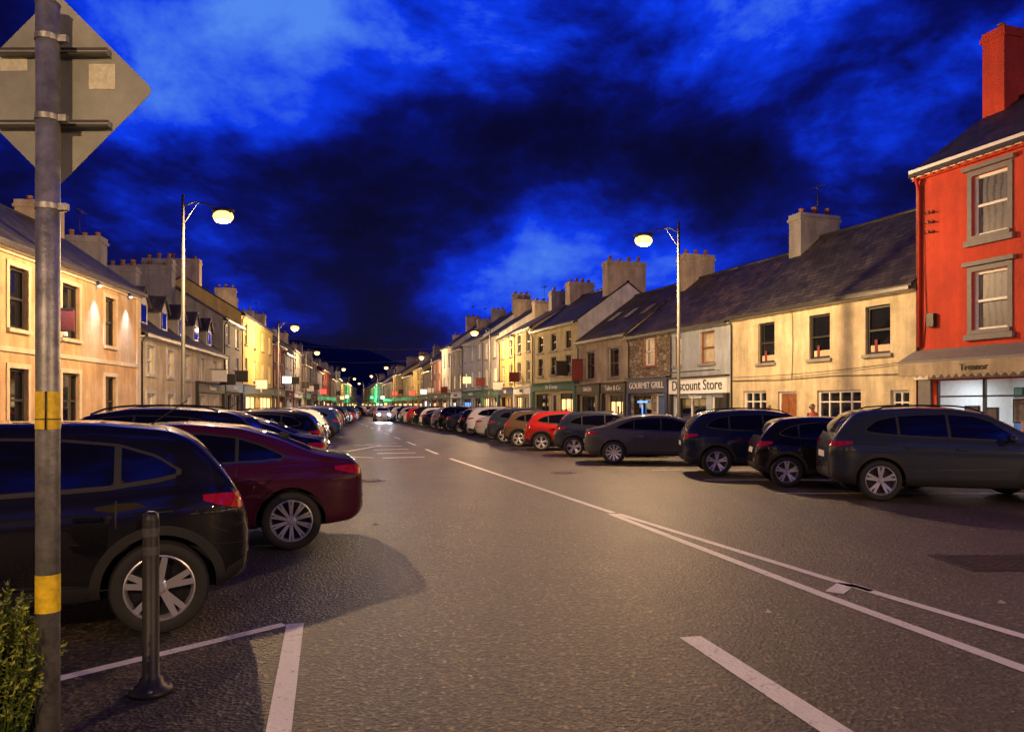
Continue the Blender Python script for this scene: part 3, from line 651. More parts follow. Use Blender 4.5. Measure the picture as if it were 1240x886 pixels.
TYPES = dict(
 crossover=dict(L=4.15, W=1.80, xr=.66, xf=3.30, r=.345, clad=True, spokes=5,
  top=[(0,.74),(.03,.90),(.10,1.04),(.22,1.24),(.40,1.43),(.58,1.51),(1.1,1.56),(1.8,1.56),(2.3,1.49),(2.92,1.15),(3.12,1.06),(3.55,1.01),(3.9,.92),(4.07,.78),(4.15,.62)],
  belt=[(0,1.04),(.5,1.06),(1.,1.02),(3.0,.95),(4.2,.85)],
  win=[[(.55,1.18,1.21),(.68,1.15,1.30),(.92,1.12,1.38)],[(.97,1.11,1.39),(1.35,1.09,1.43),(1.72,1.075,1.44)],[(1.77,1.073,1.44),(2.12,1.055,1.42),(2.38,1.045,1.345),(2.70,1.035,1.105)]],
  rw=(1.14,1.42,.56,.48), tl=(.90,1.02), fw=(1.16,1.46)),
 suv=dict(L=4.5, W=1.86, xr=.82, xf=3.52, r=.365, clad=True, spokes=5,
  top=[(0,.85),(.03,1.02),(.1,1.13),(.22,1.33),(.42,1.54),(.65,1.61),(1.5,1.66),(2.1,1.65),(2.65,1.56),(3.2,1.24),(3.42,1.13),(3.9,1.08),(4.25,.99),(4.42,.83),(4.5,.66)],
  belt=[(0,1.10),(.5,1.12),(1.,1.09),(3.2,1.02),(4.5,.9)],
  win=[[(.62,1.24,1.28),(.8,1.21,1.42),(1.12,1.18,1.49)],[(1.17,1.178,1.50),(1.5,1.16,1.52),(1.95,1.14,1.53)],[(2.0,1.138,1.53),(2.4,1.12,1.50),(2.65,1.11,1.42),(3.0,1.10,1.18)]],
  rw=(1.2,1.5,.60,.50), tl=(.96,1.06), fw=(1.24,1.53)),
 saloon=dict(L=4.75, W=1.86, xr=.86, xf=3.66, r=.345, clad=False, spokes=10,
  top=[(0,.80),(.03,.95),(.1,1.04),(.32,1.08),(.58,1.13),(1.0,1.31),(1.45,1.44),(2.05,1.49),(2.55,1.47),(3.0,1.34),(3.52,1.08),(3.74,1.01),(4.25,.93),(4.57,.82),(4.70,.70),(4.75,.58)],
  belt=[(0,.98),(.6,1.0),(1.2,.98),(3.4,.90),(4.8,.8)],
  win=[[(.97,1.08,1.11),(1.2,1.06,1.22),(1.45,1.05,1.30)],[(1.49,1.048,1.31),(1.85,1.03,1.355),(2.25,1.02,1.37)],[(2.3,1.018,1.37),(2.65,1.0,1.34),(2.93,.99,1.25),(3.27,.98,1.05)]],
  rw=(1.16,1.38,.60,.52), tl=(.87,.98), fw=(1.12,1.38)),
)
def smooth_tab(tab, L, sig):
    xs = np.linspace(0, L, 600); z = np.interp(xs, [p[0] for p in tab], [p[1] for p in tab])
    k = np.exp(-.5*(np.arange(-40, 41)*(L/600)/sig)**2); k /= k.sum()
    zz = np.convolve(np.pad(z, 40, mode='reflect', reflect_type='odd'), k, 'valid'); return xs, zz
def make_wheel(mb, cx, y_out, sgn, r, spokes, n=40):
    def lathe(prof, mat, sm=True):
        i0 = len(mb.v); k = mb.mi(mat)
        for (rr, d) in prof:
            for q in range(n):
                a = 2*math.pi*q/n; mb.v.append((cx+rr*math.cos(a), y_out-sgn*d, r+rr*math.sin(a)))
        for j in range(len(prof)-1):
            for q in range(n):
                p = (q+1) % n; f = [i0+j*n+q, i0+j*n+p, i0+(j+1)*n+p, i0+(j+1)*n+q]
                mb.f.append(f if sgn > 0 else f[::-1]); mb.m.append(k); mb.smooth.append(sm)
    rr = r*.72
    lathe([(rr-.004, .012), (rr+.012, .0), (r*.86, -.006), (r*.95, .006), (r*.985, .028), (r, .05), (r, .17), (r*.97, .2), (rr, .215)], CTY)
    lathe([(rr, .012), (rr-.012, .006), (rr-.02, .015), (rr-.03, .06), (rr-.03, .19)], CR)
    lathe([(rr-.03, .10), (.001, .10)], CRD, False)
    lathe([(.001, .012), (.03, .012), (.036, .02), (.06, .03), (.065, .05), (.065, .1)], CR)
    w0, w1 = (.05, .044) if spokes <= 5 else (.030, .022)
    for s in range(spokes):
        for dd in ((-.17, .17) if spokes <= 5 else (-.09, .09)):
            a0 = 2*math.pi*s/spokes+.3; a1 = a0+dd
            if spokes <= 5: a0 += dd*.3
            p0 = Vector((math.cos(a0)*.045, math.sin(a0)*.045)); p1 = Vector((math.cos(a1)*(rr-.018), math.sin(a1)*(rr-.018)))
            d = (p1-p0).normalized(); nn = Vector((-d.y, d.x))
            q = [(p0-nn*w0/2, .026), (p1-nn*w1/2, .012), (p1+nn*w1/2, .012), (p0+nn*w0/2, .026)]
            front = [(cx+p.x, y_out-sgn*dp, r+p.y) for p, dp in q]; back = [(x, y-sgn*.035, z) for x, y, z in front]
            mb.poly(front, CR)
            for j in range(4): mb.poly([front[j], front[(j+1) % 4], back[(j+1) % 4], back[j]], CRD if spokes <= 5 else CR)
_cache = {}
def car_mesh(kind, headon=False):
    key = (kind, headon)
    if key in _cache: return _cache[key]
    T = TYPES[kind]; L, Wd = T['L'], T['W']; hw = Wd/2
    bx, tz = smooth_tab(T['top'], L, .035); _, bz = smooth_tab(T['belt'], L, .1)
    top = lambda x: float(np.interp(x, bx, tz)); belt = lambda x: float(np.interp(x, bx, bz))
    wt = [(0,.62),(.03,.73),(.1,.83),(.25,.92),(.5,.972),(1.,1.),(L-1.2,1.),(L-.7,.965),(L-.35,.88),(L-.15,.76),(L-.05,.62),(L,.5)]
    _, ww = smooth_tab(wt, L, .03); wid = lambda x: float(np.interp(x, bx, ww))*hw
    bt = [(0,.46),(.04,.36),(.15,.29),(.5,.25),(L-.6,.22),(L-.15,.24),(L-.03,.32),(L,.4)]
    bot = lambda x: float(np.interp(x, [p[0] for p in bt], [p[1] for p in bt]))
    xs = [0, .015, .04, .08, .13, .19]; x = .26
    while x < L-.24: xs.append(x); x += .075
    xs += [L-.19, L-.13, L-.08, L-.04, L-.015, L]
    V = []; n = None
    for x in xs:
        w = wid(x); zb = bot(x); zt = top(x); zs = min(belt(x), zt-.03); h = zt-zs; hh = zs-zb
        hf = [(0, zb), (.55*w, zb), (.88*w, zb+.01), (.95*w, zb+.05), (.978*w, zb+.16*hh+.03), (.982*w, zb+.36*hh), (1.0*w, zb+.56*hh), (.997*w, zb+.72*hh), (.998*w, zb+.83*hh), (.970*w, zb+.89*hh), (.938*w, zs-.018), (.918*w, zs)]
        y = lambda q: .908*w-.36*q-.21*q*q
        cr = min(.07, .35*h)
        for t in (.25, .5, .75): hf.append((y(t*(h-cr)), zs+t*(h-cr)))
        yt = y(h-cr)
        hf += [(yt-.004, zs+h-cr), (yt-.3*cr-.008, zs+h-cr*.45), (yt-cr*.9-.02, zs+h-cr*.08), (yt*.66, zt+.008), (yt*.33, zt+.016), (0, zt+.02)]
        full = hf+[(-a, b) for a, b in hf[-2:0:-1]]
        n = len(full); V += [(x, a, b) for a, b in full]
    F = []
    for j in range(len(xs)-1):
        for q in range(n): p = (q+1) % n; F.append([j*n+q, j*n+p, (j+1)*n+p, (j+1)*n+q])
    F.append(list(range(n))[::-1]); F.append([(len(xs)-1)*n+q for q in range(n)])
    me = bpy.data.meshes.new("b"); me.from_pydata(V, [], F); me.materials.append(PAINT['black']); me.materials.append(CPL)
    bm = bmesh.new(); bm.from_mesh(me); bmesh.ops.recalc_face_normals(bm, faces=bm.faces); bm.to_mesh(me); bm.free()
    ob = bpy.data.objects.new("b", me); COL.objects.link(ob)
    sb = ob.modifiers.new("s", 'SUBSURF'); sb.levels = sb.render_levels = 1
    bpy.context.view_layer.update(); dg = bpy.context.evaluated_depsgraph_get()
    m0 = bpy.data.meshes.new_from_object(ob.evaluated_get(dg))
    bvh = BVHTree.FromPolygons([v.co.copy() for v in m0.vertices], [list(p.vertices) for p in m0.polygons])
    cutters = []
    for cx in (T['xr'], T['xf']):
        for sg in (1, -1):
            cb = MB(); y0, y1 = sg*(hw-.27), sg*(hw+.3)
            cb.tube([(cx, y0, T['r']+.0), (cx, y1, T['r']+.0)], T['r']+.052, CPL, 40)
            cm = cb.mesh("c"); cm.materials.clear(); cm.materials.append(PAINT['black']); cm.materials.append(CPL)
            for p in cm.polygons: p.material_index = 1
            bm = bmesh.new(); bm.from_mesh(cm); bmesh.ops.recalc_face_normals(bm, faces=bm.faces); bm.to_mesh(cm); bm.free()
            co = bpy.data.objects.new("c", cm); COL.objects.link(co); cutters.append(co)
            bo = ob.modifiers.new("x", 'BOOLEAN'); bo.operation = 'DIFFERENCE'; bo.object = co; bo.solver = 'EXACT'
    bpy.context.view_layer.update(); dg = bpy.context.evaluated_depsgraph_get()
    m1 = bpy.data.meshes.new_from_object(ob.evaluated_get(dg))
    for c in cutters+[ob]: bpy.data.objects.remove(c)
    mb = MB(); mb.mi(PAINT['black']); mb.mi(CPL)
    mb.v = [tuple(v.co) for v in m1.vertices]
    for p in m1.polygons: mb.f.append(list(p.vertices)); mb.m.append(p.material_index); mb.smooth.append(True)
    def cast(o, d):
        h = bvh.ray_cast(Vector(o), Vector(d)); return h[0], h[1]
    def grid(P, mat, off):
        I, J = len(P), len(P[0]); base = len(mb.v); k = mb.mi(mat); ok = {}
        for i in range(I):
            for j in range(J):
                hit, nr = P[i][j]
                if hit is None: mb.v.append((0, 0, .5)); ok[i, j] = False
                else: mb.v.append(tuple(hit+nr*off)); ok[i, j] = True
        for i in range(I-1):
            for j in range(J-1):
                if ok[i, j] and ok[i+1, j] and ok[i, j+1] and ok[i+1, j+1]:
                    a = [base+i*J+j, base+(i+1)*J+j, base+(i+1)*J+j+1, base+i*J+j+1]
                    mb.f.append(a); mb.m.append(k); mb.smooth.append(True)
    def side(cols, mat, off=.004, nz=5, step=.05, sides=(1, -1)):
        x0, x1 = cols[0][0], cols[-1][0]; nx = max(2, int((x1-x0)/step)+1); X = np.linspace(x0, x1, nx)
        lo = np.interp(X, [c[0] for c in cols], [c[1] for c in cols]); hi = np.interp(X, [c[0] for c in cols], [c[2] for c in cols])
        for sg in sides:
            P = [[cast((X[i], sg*3, lo[i]+(hi[i]-lo[i])*j/(nz-1)), (0, -sg, 0)) for j in range(nz)] for i in range(nx)]
            if sg < 0: P = P[::-1]
            grid(P, mat, off)
    def end(rows, mat, off=.004, ny=9, nz=7, rear=True):
        Z = np.linspace(rows[0][0], rows[-1][0], nz); A = np.interp(Z, [r[0] for r in rows], [r[1] for r in rows]); B = np.interp(Z, [r[0] for r in rows], [r[2] for r in rows])
        P = [[cast((-2 if rear else L+2, A[i]+(B[i]-A[i])*j/(ny-1), Z[i]), (1 if rear else -1, 0, 0)) for j in range(ny)] for i in range(nz)]
        grid(P, mat, off)
    ws = T['win']; a, b = ws[0][0], ws[-1][-1]
    allc = [c for w in ws for c in w]
    side([(a[0]-.04, a[1]-.005, a[2])]+[(c[0], c[1]-.022, c[2]+.022) for c in allc]+[(b[0]+.06, b[1]-.022, b[1]-.005)], CPL, .003, nz=6)
    for w in ws: side(w, CG, .006)
    side([(c[0], c[1]-.035, c[1]-.022) for c in allc], M['chrome'] if kind == 'saloon' else CPL, .006, nz=2)
    z0, z1, w0, w1 = T['rw']
    end([(z0, -w0, w0), (z1, -w1, w1)], CG, .005, 15, 8)
    end([(T['fw'][0], -.66, .66), (T['fw'][1], -.53, .53)], CG, .005, 15, 10, rear=False)
    z0, z1 = T['tl']
    for sg in (1, -1): end([(z0, sg*.42, sg*.72), (z1, sg*.40, sg*.70)], CT, .007, 9, 4)
    side([(.08, z0-.01, z1-.01), (.2, z0+.02, z1), (.36, z1-.05, z1-.005)], CT, .007, 4, .03)
    hz = top(L-.35)-.07
    side([(L-.55, hz-.03, hz+.0), (L-.3, hz-.1, hz+.0), (L-.14, hz-.14, hz-.04)], CH, .006, 4, .03)
    for sg in (1, -1): end([(hz-.17, sg*.42, sg*.70), (hz-.05, sg*.38, sg*.72)], CHL if headon else CH, .006, 6, 4, rear=False)
    end([(.42, -.5, .5), (.62, -.55, .55)], CPL, .006, 9, 4, rear=False)
    end([(.48, -.26, .26), (.585, -.26, .26)], CP, .01, 5, 3, rear=False)
    pz = .80 if kind != 'saloon' else .66
    end([(pz-.06, -.26, .26), (pz+.055, -.26, .26)], CP, .012, 5, 3)
    end([(.38, -.56, .56), (.52, -.58, .58)], CPL, .006, 11, 3)
    for sg in (1, -1): end([(.57, sg*.40, sg*.58), (.60, sg*.40, sg*.58)], CT, .007, 6, 3)
    if T['clad']: side([(.06, .36, .50), (T['xr']-T['r']-.12, .30, .44)], CPL, .006, 4, .04)
    side([(.06, .62, .625), (T['xr']-T['r']-.02, .64, .645)], CPL, .003, 2, .04)
    d1, d2 = ws[1][0][0]+.0, ws[1][-1][0]+.025
    zl = .36
    for (xx, zz) in ((d1-.02, belt(1)-.02), (d2, belt(2)), (ws[2][-1][0]+.12, belt(3)-.02)):
        zl2 = T['r']*2+.12 if xx < T['xr']+T['r']+.1 else zl
        side([(xx-.005, zl2, zz), (xx+.005, zl2, zz)], CPL, .002, 9)
    side([(d1, zl, zl+.01), (ws[2][-1][0]+.12, zl, zl+.01)], CPL, .002, 2)
    xc = T['xr']; side([(xc-.09, belt(xc)-.28, belt(xc)-.275), (xc+.09, belt(xc)-.28, belt(xc)-.275)], CPL, .002, 2)
    side([(xc-.09, belt(xc)-.14, belt(xc)-.135), (xc+.09, belt(xc)-.14, belt(xc)-.135)], CPL, .002, 2)
    side([(T['xr']+T['r']+.07, .235, .40 if T['clad'] else .30), (T['xf']-T['r']-.07, .235, .40 if T['clad'] else .30)], CPL, .006, 4)
    lipm = CPL if T['clad'] else PAINT['black']
    lw = .07 if T['clad'] else .03
    for cx in (T['xr'], T['xf']):
        for sg in (1, -1):
            P = []
            for i in range(33):
                an = rad(-12+204*i/32); row = []
                for q in (0, .5, 1):
                    rr = T['r']+.05+lw*q
                    row.append(cast((cx+rr*math.cos(an), sg*3, T['r']+rr*math.sin(an)), (0, -sg, 0)))
                P.append(row)
            grid(P if sg < 0 else P[::-1], lipm, .010)
    for sg in (1, -1):
        for xx in (d1+.16, d2+.16):
            h, nn = cast((xx, sg*3, belt(xx)-.13), (0, -sg, 0))
            if h: mb.box(xx-.09, xx+.09, min(h.y, h.y+sg*.03), max(h.y, h.y+sg*.03), h.z-.013, h.z+.013, M['chrome'] if kind == 'saloon' else PAINT['black'])
        xm = ws[2][-1][0]-.12; mb.ell((xm, sg*(hw+.1), belt(xm)+.1), (.07, .12, .075), PAINT['black'], 12, 8)
        mb.box(xm-.02, xm+.03, min(sg*(hw-.08), sg*(hw+.03)), max(sg*(hw-.08), sg*(hw+.03)), belt(xm)+.03, belt(xm)+.06, CPL)
        if kind == 'suv':
            pts = [(xx, sg*(hw*.66), top(xx)+.045) for xx in np.linspace(.75, 2.6, 10)]; pts[0] = (pts[0][0], pts[0][1], pts[0][2]-.05); pts[-1] = (pts[-1][0], pts[-1][1], pts[-1][2]-.05)
            mb.tube(pts, .016, CPL, 6)
    if kind != 'saloon': mb.tube([(.75, 0, top(.75)), (.45, 0, top(.75)+.22)], [.008, .004], CPL, 6)
    else: mb.ell((.95, 0, top(.95)+.03), (.07, .02, .05), CPL, 10, 6)
    for cx in (T['xr'], T['xf']):
        for sg in (1, -1): make_wheel(mb, cx, sg*(hw-.015), sg, T['r'], T['spokes'])
    res = mb.mesh("car_"+kind)
    res.set_sharp_from_angle(angle=rad(38))
    _cache[key] = res; return res
def car(kind, wx, wy, rot, col, side=-1, name="parked_car", headon=False, scale=1.0):
    """wx, wy: where the near rear wheel stands; side: +1 when that wheel is on the car's left"""
    me = car_mesh(kind, headon); T = TYPES[kind]
    o = bpy.data.objects.new(name, me); COL.objects.link(o)
    a = rad(rot); lx, ly = T['xr']*scale, side*(T['W']/2)*scale
    o.location = (wx-(lx*math.cos(a)-ly*math.sin(a)), wy-(lx*math.sin(a)+ly*math.cos(a)), .003); o.rotation_euler = (0, 0, a); o.scale = (scale,)*3
    for i, s in enumerate(me.materials):
        if s == PAINT['black']:
            o.material_slots[i].link = 'OBJECT'; o.material_slots[i].material = PAINT[col]
    return o
car('crossover', -2.60, 5.68, 204, 'black', 1)
car('saloon', -2.58, 9.0, 196, 'plum', 1)
car('suv', -4.6, 11.7, 190, 'black', 1)
car('saloon', -4.4, 14.6, 190, 'black', 1)
random.seed(5)
cl = ['navy', 'black', 'slate', 'black', 'white', 'red', 'blue', 'grey', 'silver', 'white', 'navy', 'red']
y = 18.0; i = 0
while y < 150:
    if abs(y-57) > 1.5 and abs(y-84) > 1:
        car(random.choice(['crossover', 'suv', 'saloon']), -2.15-(.19*y if y < 66 else .19*66+.16*(y-66))+random.uniform(-.2, .25), y, 190+random.uniform(-2, 2), cl[i % 12], 1, scale=random.uniform(.95, 1.02))
    y += 2.85+random.choice([0, 0, .1, 2.2]); i += 1
for (k, px, py, r, c, sc) in [('suv', 6.55, 13.65, -11, 'slate', 1), ('crossover', 5.72, 16.0, -9, 'black', .93), ('suv', 4.93, 18.5, -7, 'navy', .96), ('saloon', 2.95, 22.3, -4, 'grey', .97), ('crossover', 2.05, 25.5, -2, 'slate', .96),
                         ('crossover', 1.1, 28.8, 0, 'red', .95), ('crossover', .27, 31.7, 0, 'bronze', .95), ('suv', -.35, 34.7, 2, 'slate', .95), ('saloon', -1.0, 38.6, 4, 'silver', .97)]:
    car(k, px, py, r, c, -1, scale=sc)
y = 41.6; i = 0
seq = ['white', 'black', 'slate', 'black', 'silver', 'navy', 'white', 'black', 'grey', 'red', 'white', 'silver', 'black']
while y < 160:
    car(random.choice(['crossover', 'suv', 'saloon']), -1.0-.26*(y-38.6)+random.uniform(-.25, .2), y, 6+random.uniform(-2, 2), seq[i % 13], -1, scale=random.uniform(.95, 1.02))
    y += 2.8+random.choice([0, 0, .1, .3]); i += 1
o = car('crossover', -15.2, 84, -75, 'white', -1, name="oncoming_car", headon=True)
def point(loc, energy, col, r=.1, name="light", parent=None):
    l = bpy.data.lights.new(name, 'POINT'); l.energy = energy; l.color = col; l.shadow_soft_size = r
    p = bpy.data.objects.new(name, l); COL.objects.link(p); p.location = loc; p.parent = parent; return p
spot(o, (4.25, .55, .7), 900, (.7, .85, 1), 70, (rad(86), 0, rad(-90)), name="headlight_beam"); spot(o, (4.25, -.55, .7), 900, (.7, .85, 1), 70, (rad(86), 0, rad(-90)), name="headlight_beam")

# ------------------------------------------------------------------ traffic sign in the foreground
e = empty("traffic_sign", (-1.99, 3.3, 0))
mb = MB(); mb.tube([(0, 0, 0), (0, 0, 3.42)], .047, M['galv'], 28); mb.tube([(0, 0, 3.42), (0, 0, 3.435)], [.05, .035], M['galv'], 28); mb.obj("pole", e)
mb = MB()
for (a, b) in ((1.60, 1.76), (.82, .98)): mb.tube([(0, 0, a), (0, 0, b)], .0485, M['yellow'], 28, cap=False)
mb.obj("reflective_bands", e)
mb = MB(); mb.tube([(0, 0, 1.64), (0, 0, 1.645)], .050, M['dark'], 28, cap=False); mb.tube([(.02, -.046, 1.76), (.02, -.0487, 1.6)], .004, M['dark'], 5)
for z in (2.93, 3.27, 2.55): mb.tube([(0, 0, z-.012), (0, 0, z+.012)], .051, M['galv'], 28, cap=False); mb.box(.045, .085, -.012, .012, z-.014, z+.014, M['galv'])
mb.obj("clamps", e)
hd = .43; cx, cz = -.015, 3.085
pts = []
for k in range(4):
    a = math.pi/2*k
    for t in np.linspace(-.785, .785, 7):
        r0 = .035; c = hd-r0*1.414; pts.append((cx+c*math.cos(a)+r0*math.cos(a+t), .085, cz+c*math.sin(a)+r0*math.sin(a+t)))
SIGNB = pmat("sign_back_metal", (.30, .31, .26), .6, .15, var=.22, vscale=5, bump=.05)
mb = MB(); mb.prism(pts, (0, .003, 0), SIGNB)
pts2 = [(cx+(p[0]-cx)*.985, .0895, cz+(p[2]-cz)*.985) for p in pts]; mb.prism(pts2, (0, .001, 0), M['yellow'])
mb.obj("sign_plate", e)
mb = MB()
for z in (2.93, 3.245):
    w = hd-abs(z-cz)-.03; mb.box(cx-w, cx+w, .055, .084, z-.014, z+.014, SIGNB); mb.box(cx-w, cx+w, .053, .055, z+.004, z+.014, M['dark']); mb.box(cx-w, cx+w, .053, .055, z-.014, z-.004, M['dark'])
mb.obj("brackets", e)
STK = pmat("sticker", (.66, .64, .45), .5, var=.2, vscale=40)
mb = MB(); mb.box(.13, .245, .083, .0845, 3.09, 3.20, STK); mb.box(-.26, -.14, .083, .0845, 3.17, 3.23, STK); mb.obj("stickers", e)

# bollard
e = empty("bollard", (-2.14, 4.56, 0)); mb = MB()
mb.tube([(0, 0, 0), (0, 0, .03), (0, 0, .05), (0, 0, .09), (0, 0, .1), (0, 0, 1.02), (0, 0, 1.06), (0, 0, 1.075)], [.125, .12, .075, .062, .047, .047, .043, .02], M['black'], 24)
for a in range(4):
    c, s = math.cos(a*math.pi/2+.4), math.sin(a*math.pi/2+.4); mb.tube([(c*.1, s*.1, .028), (c*.1, s*.1, .045)], .014, M['galv'], 6)
mb.obj("post", e)
mb = MB()
for z in (.82, .93): mb.tube([(0, 0, z), (0, 0, z+.05)], .0485, M['reflgrey'], 24, cap=False)
mb.obj("reflective_bands", e)

# planter + golden conifer bush bottom left
e = empty("planter_shrub", (-2.2, 3.25, 0))
mb = MB(); mb.tube([(0, 0, 0), (0, 0, .2), (0, 0, .22), (0, 0, .22)], [.17, .22, .24, .2], M['black'], 20); mb.obj("planter", e)
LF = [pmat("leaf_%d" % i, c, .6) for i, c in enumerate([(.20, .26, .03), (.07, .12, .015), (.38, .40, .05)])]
mb = MB(); random.seed(2)
for i in range(190):
    a = random.uniform(0, 6.28); t = random.random()**.6; b = Vector((math.cos(a)*.12*t, math.sin(a)*.12*t, .2)); tip = Vector((math.cos(a)*.27*t, math.sin(a)*.27*t, .93-.3*t*t+random.uniform(-.08, .05)))
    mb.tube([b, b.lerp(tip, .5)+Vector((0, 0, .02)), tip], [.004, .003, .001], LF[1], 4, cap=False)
    for j in range(64):
        q = random.uniform(.1, 1); p = b.lerp(tip, q); d = Vector((random.gauss(0, 1), random.gauss(0, 1), random.gauss(.8, .7))).normalized(); l = random.uniform(.015, .035)
        n = d.cross(Vector((random.random(), random.random(), random.random()))).normalized()*.006
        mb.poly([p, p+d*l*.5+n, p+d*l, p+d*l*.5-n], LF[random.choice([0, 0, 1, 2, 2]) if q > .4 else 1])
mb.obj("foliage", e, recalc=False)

# ------------------------------------------------------------------ people
SK = pmat("skin", (.5, .28, .2), .55); TR = pmat("trousers", (.02, .025, .04), .8)
def person(x, y, rot, coat, hair, h=1.0):
    e = empty("person", (x, y, .12), rad(rot)); e.scale = (h,)*3
    V = []; E = []; R = []
    def add(p, r, par=None):
        V.append(p); R.append(r)
        if par is not None: E.append((par, len(V)-1))
        return len(V)-1
    pel = add((0, 0, .95), .15); b1 = add((0, 0, 1.12), .135, pel); ch = add((0, .0, 1.32), .155, b1); nk = add((0, 0, 1.45), .06, ch); n2 = add((.01, 0, 1.51), .058, nk)
    h1 = add((.025, 0, 1.56), .075, n2); h2 = add((.015, 0, 1.63), .092, h1); add((.0, 0, 1.70), .07, h2)
    for s in (1, -1):
        hp = add((0, s*.09, .88), .095, pel); kn = add((.03+.04*s, s*.1, .5), .062, hp); an = add((-.01+.08*s, s*.1, .1), .042, kn); add((.14+.08*s, s*.11, .04), .035, an)
        sh = add((0, s*.18, 1.38), .065, ch); el = add((-.03, s*.24, 1.1), .048, sh); wr = add((.05, s*.25, .86), .03, el); pm = add((.07, s*.25, .79), .034, wr)
        for k, (dx, ln) in enumerate(((-.03, .055), (-.01, .075), (.01, .08), (.03, .07))):
            f1 = add((.07+dx, s*.25, .74), .009, pm); add((.075+dx, s*.24, .74-ln), .0075, f1)
        t1 = add((.115, s*.24, .79), .010, pm); add((.125, s*.235, .75), .008, t1)
    me = bpy.data.meshes.new("body"); me.from_pydata(V, E, []); ob = bpy.data.objects.new("t", me); COL.objects.link(ob)
    sk = ob.modifiers.new("s", 'SKIN')
    for i, r in enumerate(R): me.skin_vertices[0].data[i].radius = (r, r)
    me.skin_vertices[0].data[0].use_root = True
    sb = ob.modifiers.new("b", 'SUBSURF'); sb.levels = sb.render_levels = 2
    bpy.context.view_layer.update(); m = bpy.data.meshes.new_from_object(ob.evaluated_get(bpy.context.evaluated_depsgraph_get())); bpy.data.objects.remove(ob)
    m.materials.clear()
    for q in (SK, coat, TR, hair, M['dark']): m.materials.append(q)
    for p in m.polygons:
        c = p.center; k = 1
        if c.z > 1.46: k = 3 if (c.z > 1.66 or c.x < -.01) and c.z > 1.52 else 0
        elif c.z < .1: k = 4
        elif c.z < .84 and abs(c.y) > .19: k = 0
        elif c.z < .86: k = 2
        p.material_index = k; p.use_smooth = True
    m.name = "body"; o = bpy.data.objects.new("body", m); COL.objects.link(o); o.parent = e
    mb = MB(); mb.ell((.115, 0, 1.60), (.02, .014, .025), SK); mb.ell((.1, 0, 1.555), (.012, .024, .006), M['pot'])
    for s in (1, -1): mb.ell((.098, s*.033, 1.63), (.01, .014, .008), M['dark']); mb.ell((.01, s*.092, 1.61), (.018, .01, .03), SK)
    mb.obj("face", e)
HR = pmat("hair_brown", (.06, .03, .015), .6); HG = pmat("hair_grey", (.3, .28, .26), .6)
person(8.72, 22.3, 190, pmat("coat_red", (.4, .06, .04), .8), HR, .96)
person(8.75, 26.2, 215, pmat("coat_dark", (.05, .05, .07), .8), HG, .95)

# ------------------------------------------------------------------ distant hills
mb = MB(); random.seed(4)
HM = pmat("hill_dark", (.012, .014, .02), 1.0, var=.3, vscale=.004)
nx, ny = 70, 12
for j in range(ny):
    for i in range(nx):
        X = -2600+i*60; Y = 1500+j*120; t = j/(ny-1)
        prof = 150+70*math.exp(-((X+900)/500)**2)+30*math.sin(X/210)+14*math.sin(X/83+1)-.035*abs(X+500)
        mb.v.append((X, Y, max(0, prof)*math.sin(min(1, t*1.6)*math.pi/2)-2+8*math.sin(X/37+j)))
for j in range(ny-1):
    for i in range(nx-1): mb.f.append([j*nx+i, j*nx+i+1, (j+1)*nx+i+1, (j+1)*nx+i]); mb.m.append(mb.mi(HM)); mb.smooth.append(True)
mb.obj("hills")
e = empty("floodlight", (XR(192)-1.6, 190, 0)); mb = MB(); mb.tube([(0, 0, 0), (0, 0, 2.9)], .04, M['dark'], 8); mb.box(-.15, .15, -.1, .1, 2.9, 3.1, M['dark']); mb.obj("post", e)
point((0.0, 0, 3.4), 2500, (.05, 1, .35), .1, "flood", e)

# ------------------------------------------------------------------ sky
w = bpy.data.worlds.new("World"); S.world = w; w.use_nodes = True; nt = w.node_tree; N = nt.nodes.new; Lk = nt.links.new
bg = nt.nodes["Background"]; tc = N("ShaderNodeTexCoord")
def d(px, py):
    return Vector(((px-620)/932, 1, (491-py)/932)).normalized()
mpn = N("ShaderNodeMapping"); mpn.inputs["Scale"].default_value = (1, 1, 1.7); mpn.inputs["Location"].default_value = (.3, 0, .2); Lk(tc.outputs["Generated"], mpn.inputs["Vector"])
n1 = N("ShaderNodeTexNoise"); n1.inputs["Scale"].default_value = 3.6; n1.inputs["Detail"].default_value = 12; n1.inputs["Roughness"].default_value = .60; n1.inputs["Distortion"].default_value = .2
Lk(mpn.outputs["Vector"], n1.inputs["Vector"])
ct = N("ShaderNodeMath"); ct.operation = 'MULTIPLY_ADD'; ct.inputs[1].default_value = 1.6; ct.inputs[2].default_value = -.31; Lk(n1.outputs["Fac"], ct.inputs[0])
cur = ct.outputs[0]
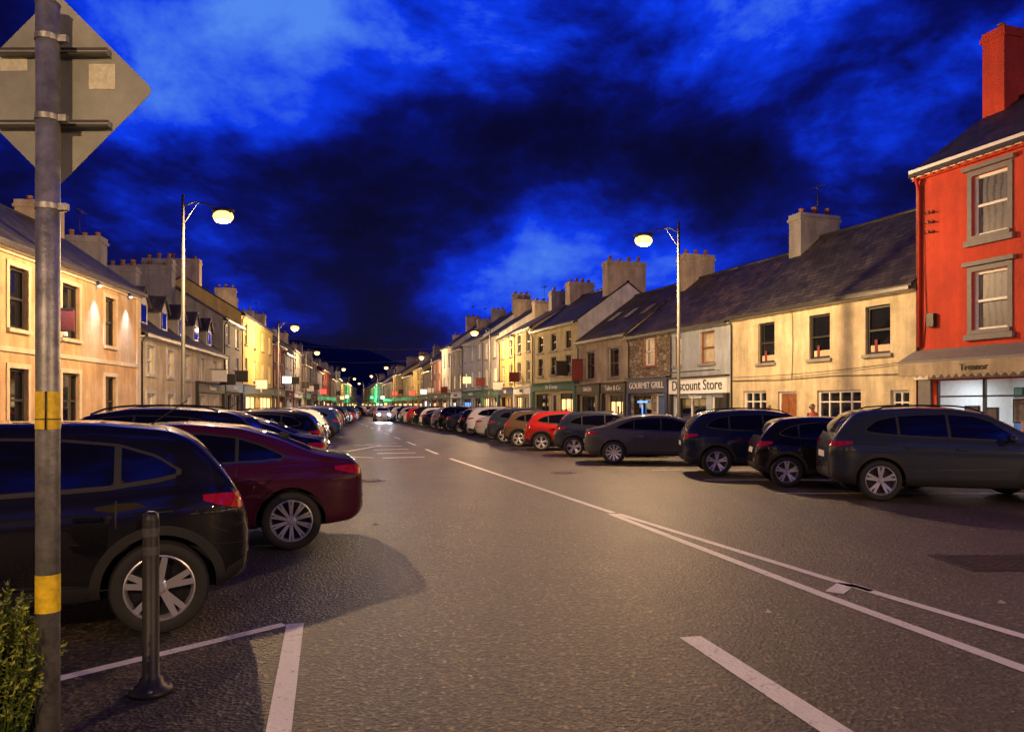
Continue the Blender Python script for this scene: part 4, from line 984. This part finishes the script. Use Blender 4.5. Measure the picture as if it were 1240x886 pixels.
# where the cloud cover is thin (+) or thick (-): direction, radius, amount
for (dx, r, amt) in [(d(420, 0), .30, .28), (d(240, 40), .24, .26), (d(640, 20), .26, .20), (d(880, 60), .2, .16), (d(1080, 90), .22, .20), (d(665, 318), .12, .42), (d(560, 350), .12, .28), (d(780, 325), .12, .24), (d(1020, 250), .16, .08),
                     (d(450, 220), .30, -.14), (d(250, 300), .26, -.08), (d(740, 190), .20, -.14), (d(930, 180), .2, -.06), (d(130, 160), .18, -.06), (d(430, 420), .20, -.22), (d(1180, 0), .2, -.10)]:
    vm = N("ShaderNodeVectorMath"); vm.operation = 'DISTANCE'; Lk(tc.outputs["Generated"], vm.inputs[0]); vm.inputs[1].default_value = dx
    mr = N("ShaderNodeMapRange"); mr.interpolation_type = 'SMOOTHSTEP'; mr.inputs["From Min"].default_value = 0; mr.inputs["From Max"].default_value = r; mr.inputs["To Min"].default_value = amt; mr.inputs["To Max"].default_value = 0
    Lk(vm.outputs["Value"], mr.inputs["Value"]); ad = N("ShaderNodeMath"); ad.operation = 'ADD'; Lk(cur, ad.inputs[0]); Lk(mr.outputs["Result"], ad.inputs[1]); cur = ad.outputs[0]
r = N("ShaderNodeValToRGB"); cr = r.color_ramp; cr.elements[0].position = .22; cr.elements[0].color = (.0012, .0012, .020, 1)
cr.elements[1].position = .98; cr.elements[1].color = (.08, .24, .85, 1)
for p, c in ((.36, (.0016, .002, .042)), (.48, (.0018, .004, .11)), (.58, (.002, .012, .32)), (.72, (.003, .040, .80))):
    x = cr.elements.new(p); x.color = (*c, 1)
Lk(cur, r.inputs["Fac"])
sky = N("ShaderNodeTexSky"); sky.sky_type = 'NISHITA'; sky.sun_disc = False; sky.sun_elevation = rad(-4); sky.sun_rotation = rad(0)
mx = N("ShaderNodeMix"); mx.data_type = 'RGBA'; mx.blend_type = 'ADD'; mx.inputs[0].default_value = .02
Lk(r.outputs["Color"], mx.inputs[6]); Lk(sky.outputs["Color"], mx.inputs[7]); Lk(mx.outputs[2], bg.inputs["Color"]); bg.inputs["Strength"].default_value = 1.0

# ------------------------------------------------------------------ camera
cam = bpy.data.cameras.new("camera"); co = bpy.data.objects.new("camera", cam); COL.objects.link(co); S.camera = co
co.location = (0, 0, 1.7); co.rotation_euler = (rad(90), 0, 0); cam.sensor_width = 36; cam.lens = 27.06; cam.shift_y = .0387
cam.clip_start = .05; cam.clip_end = 6000
S.view_settings.view_transform = 'Standard'; S.view_settings.look = 'None'; S.view_settings.exposure = 0
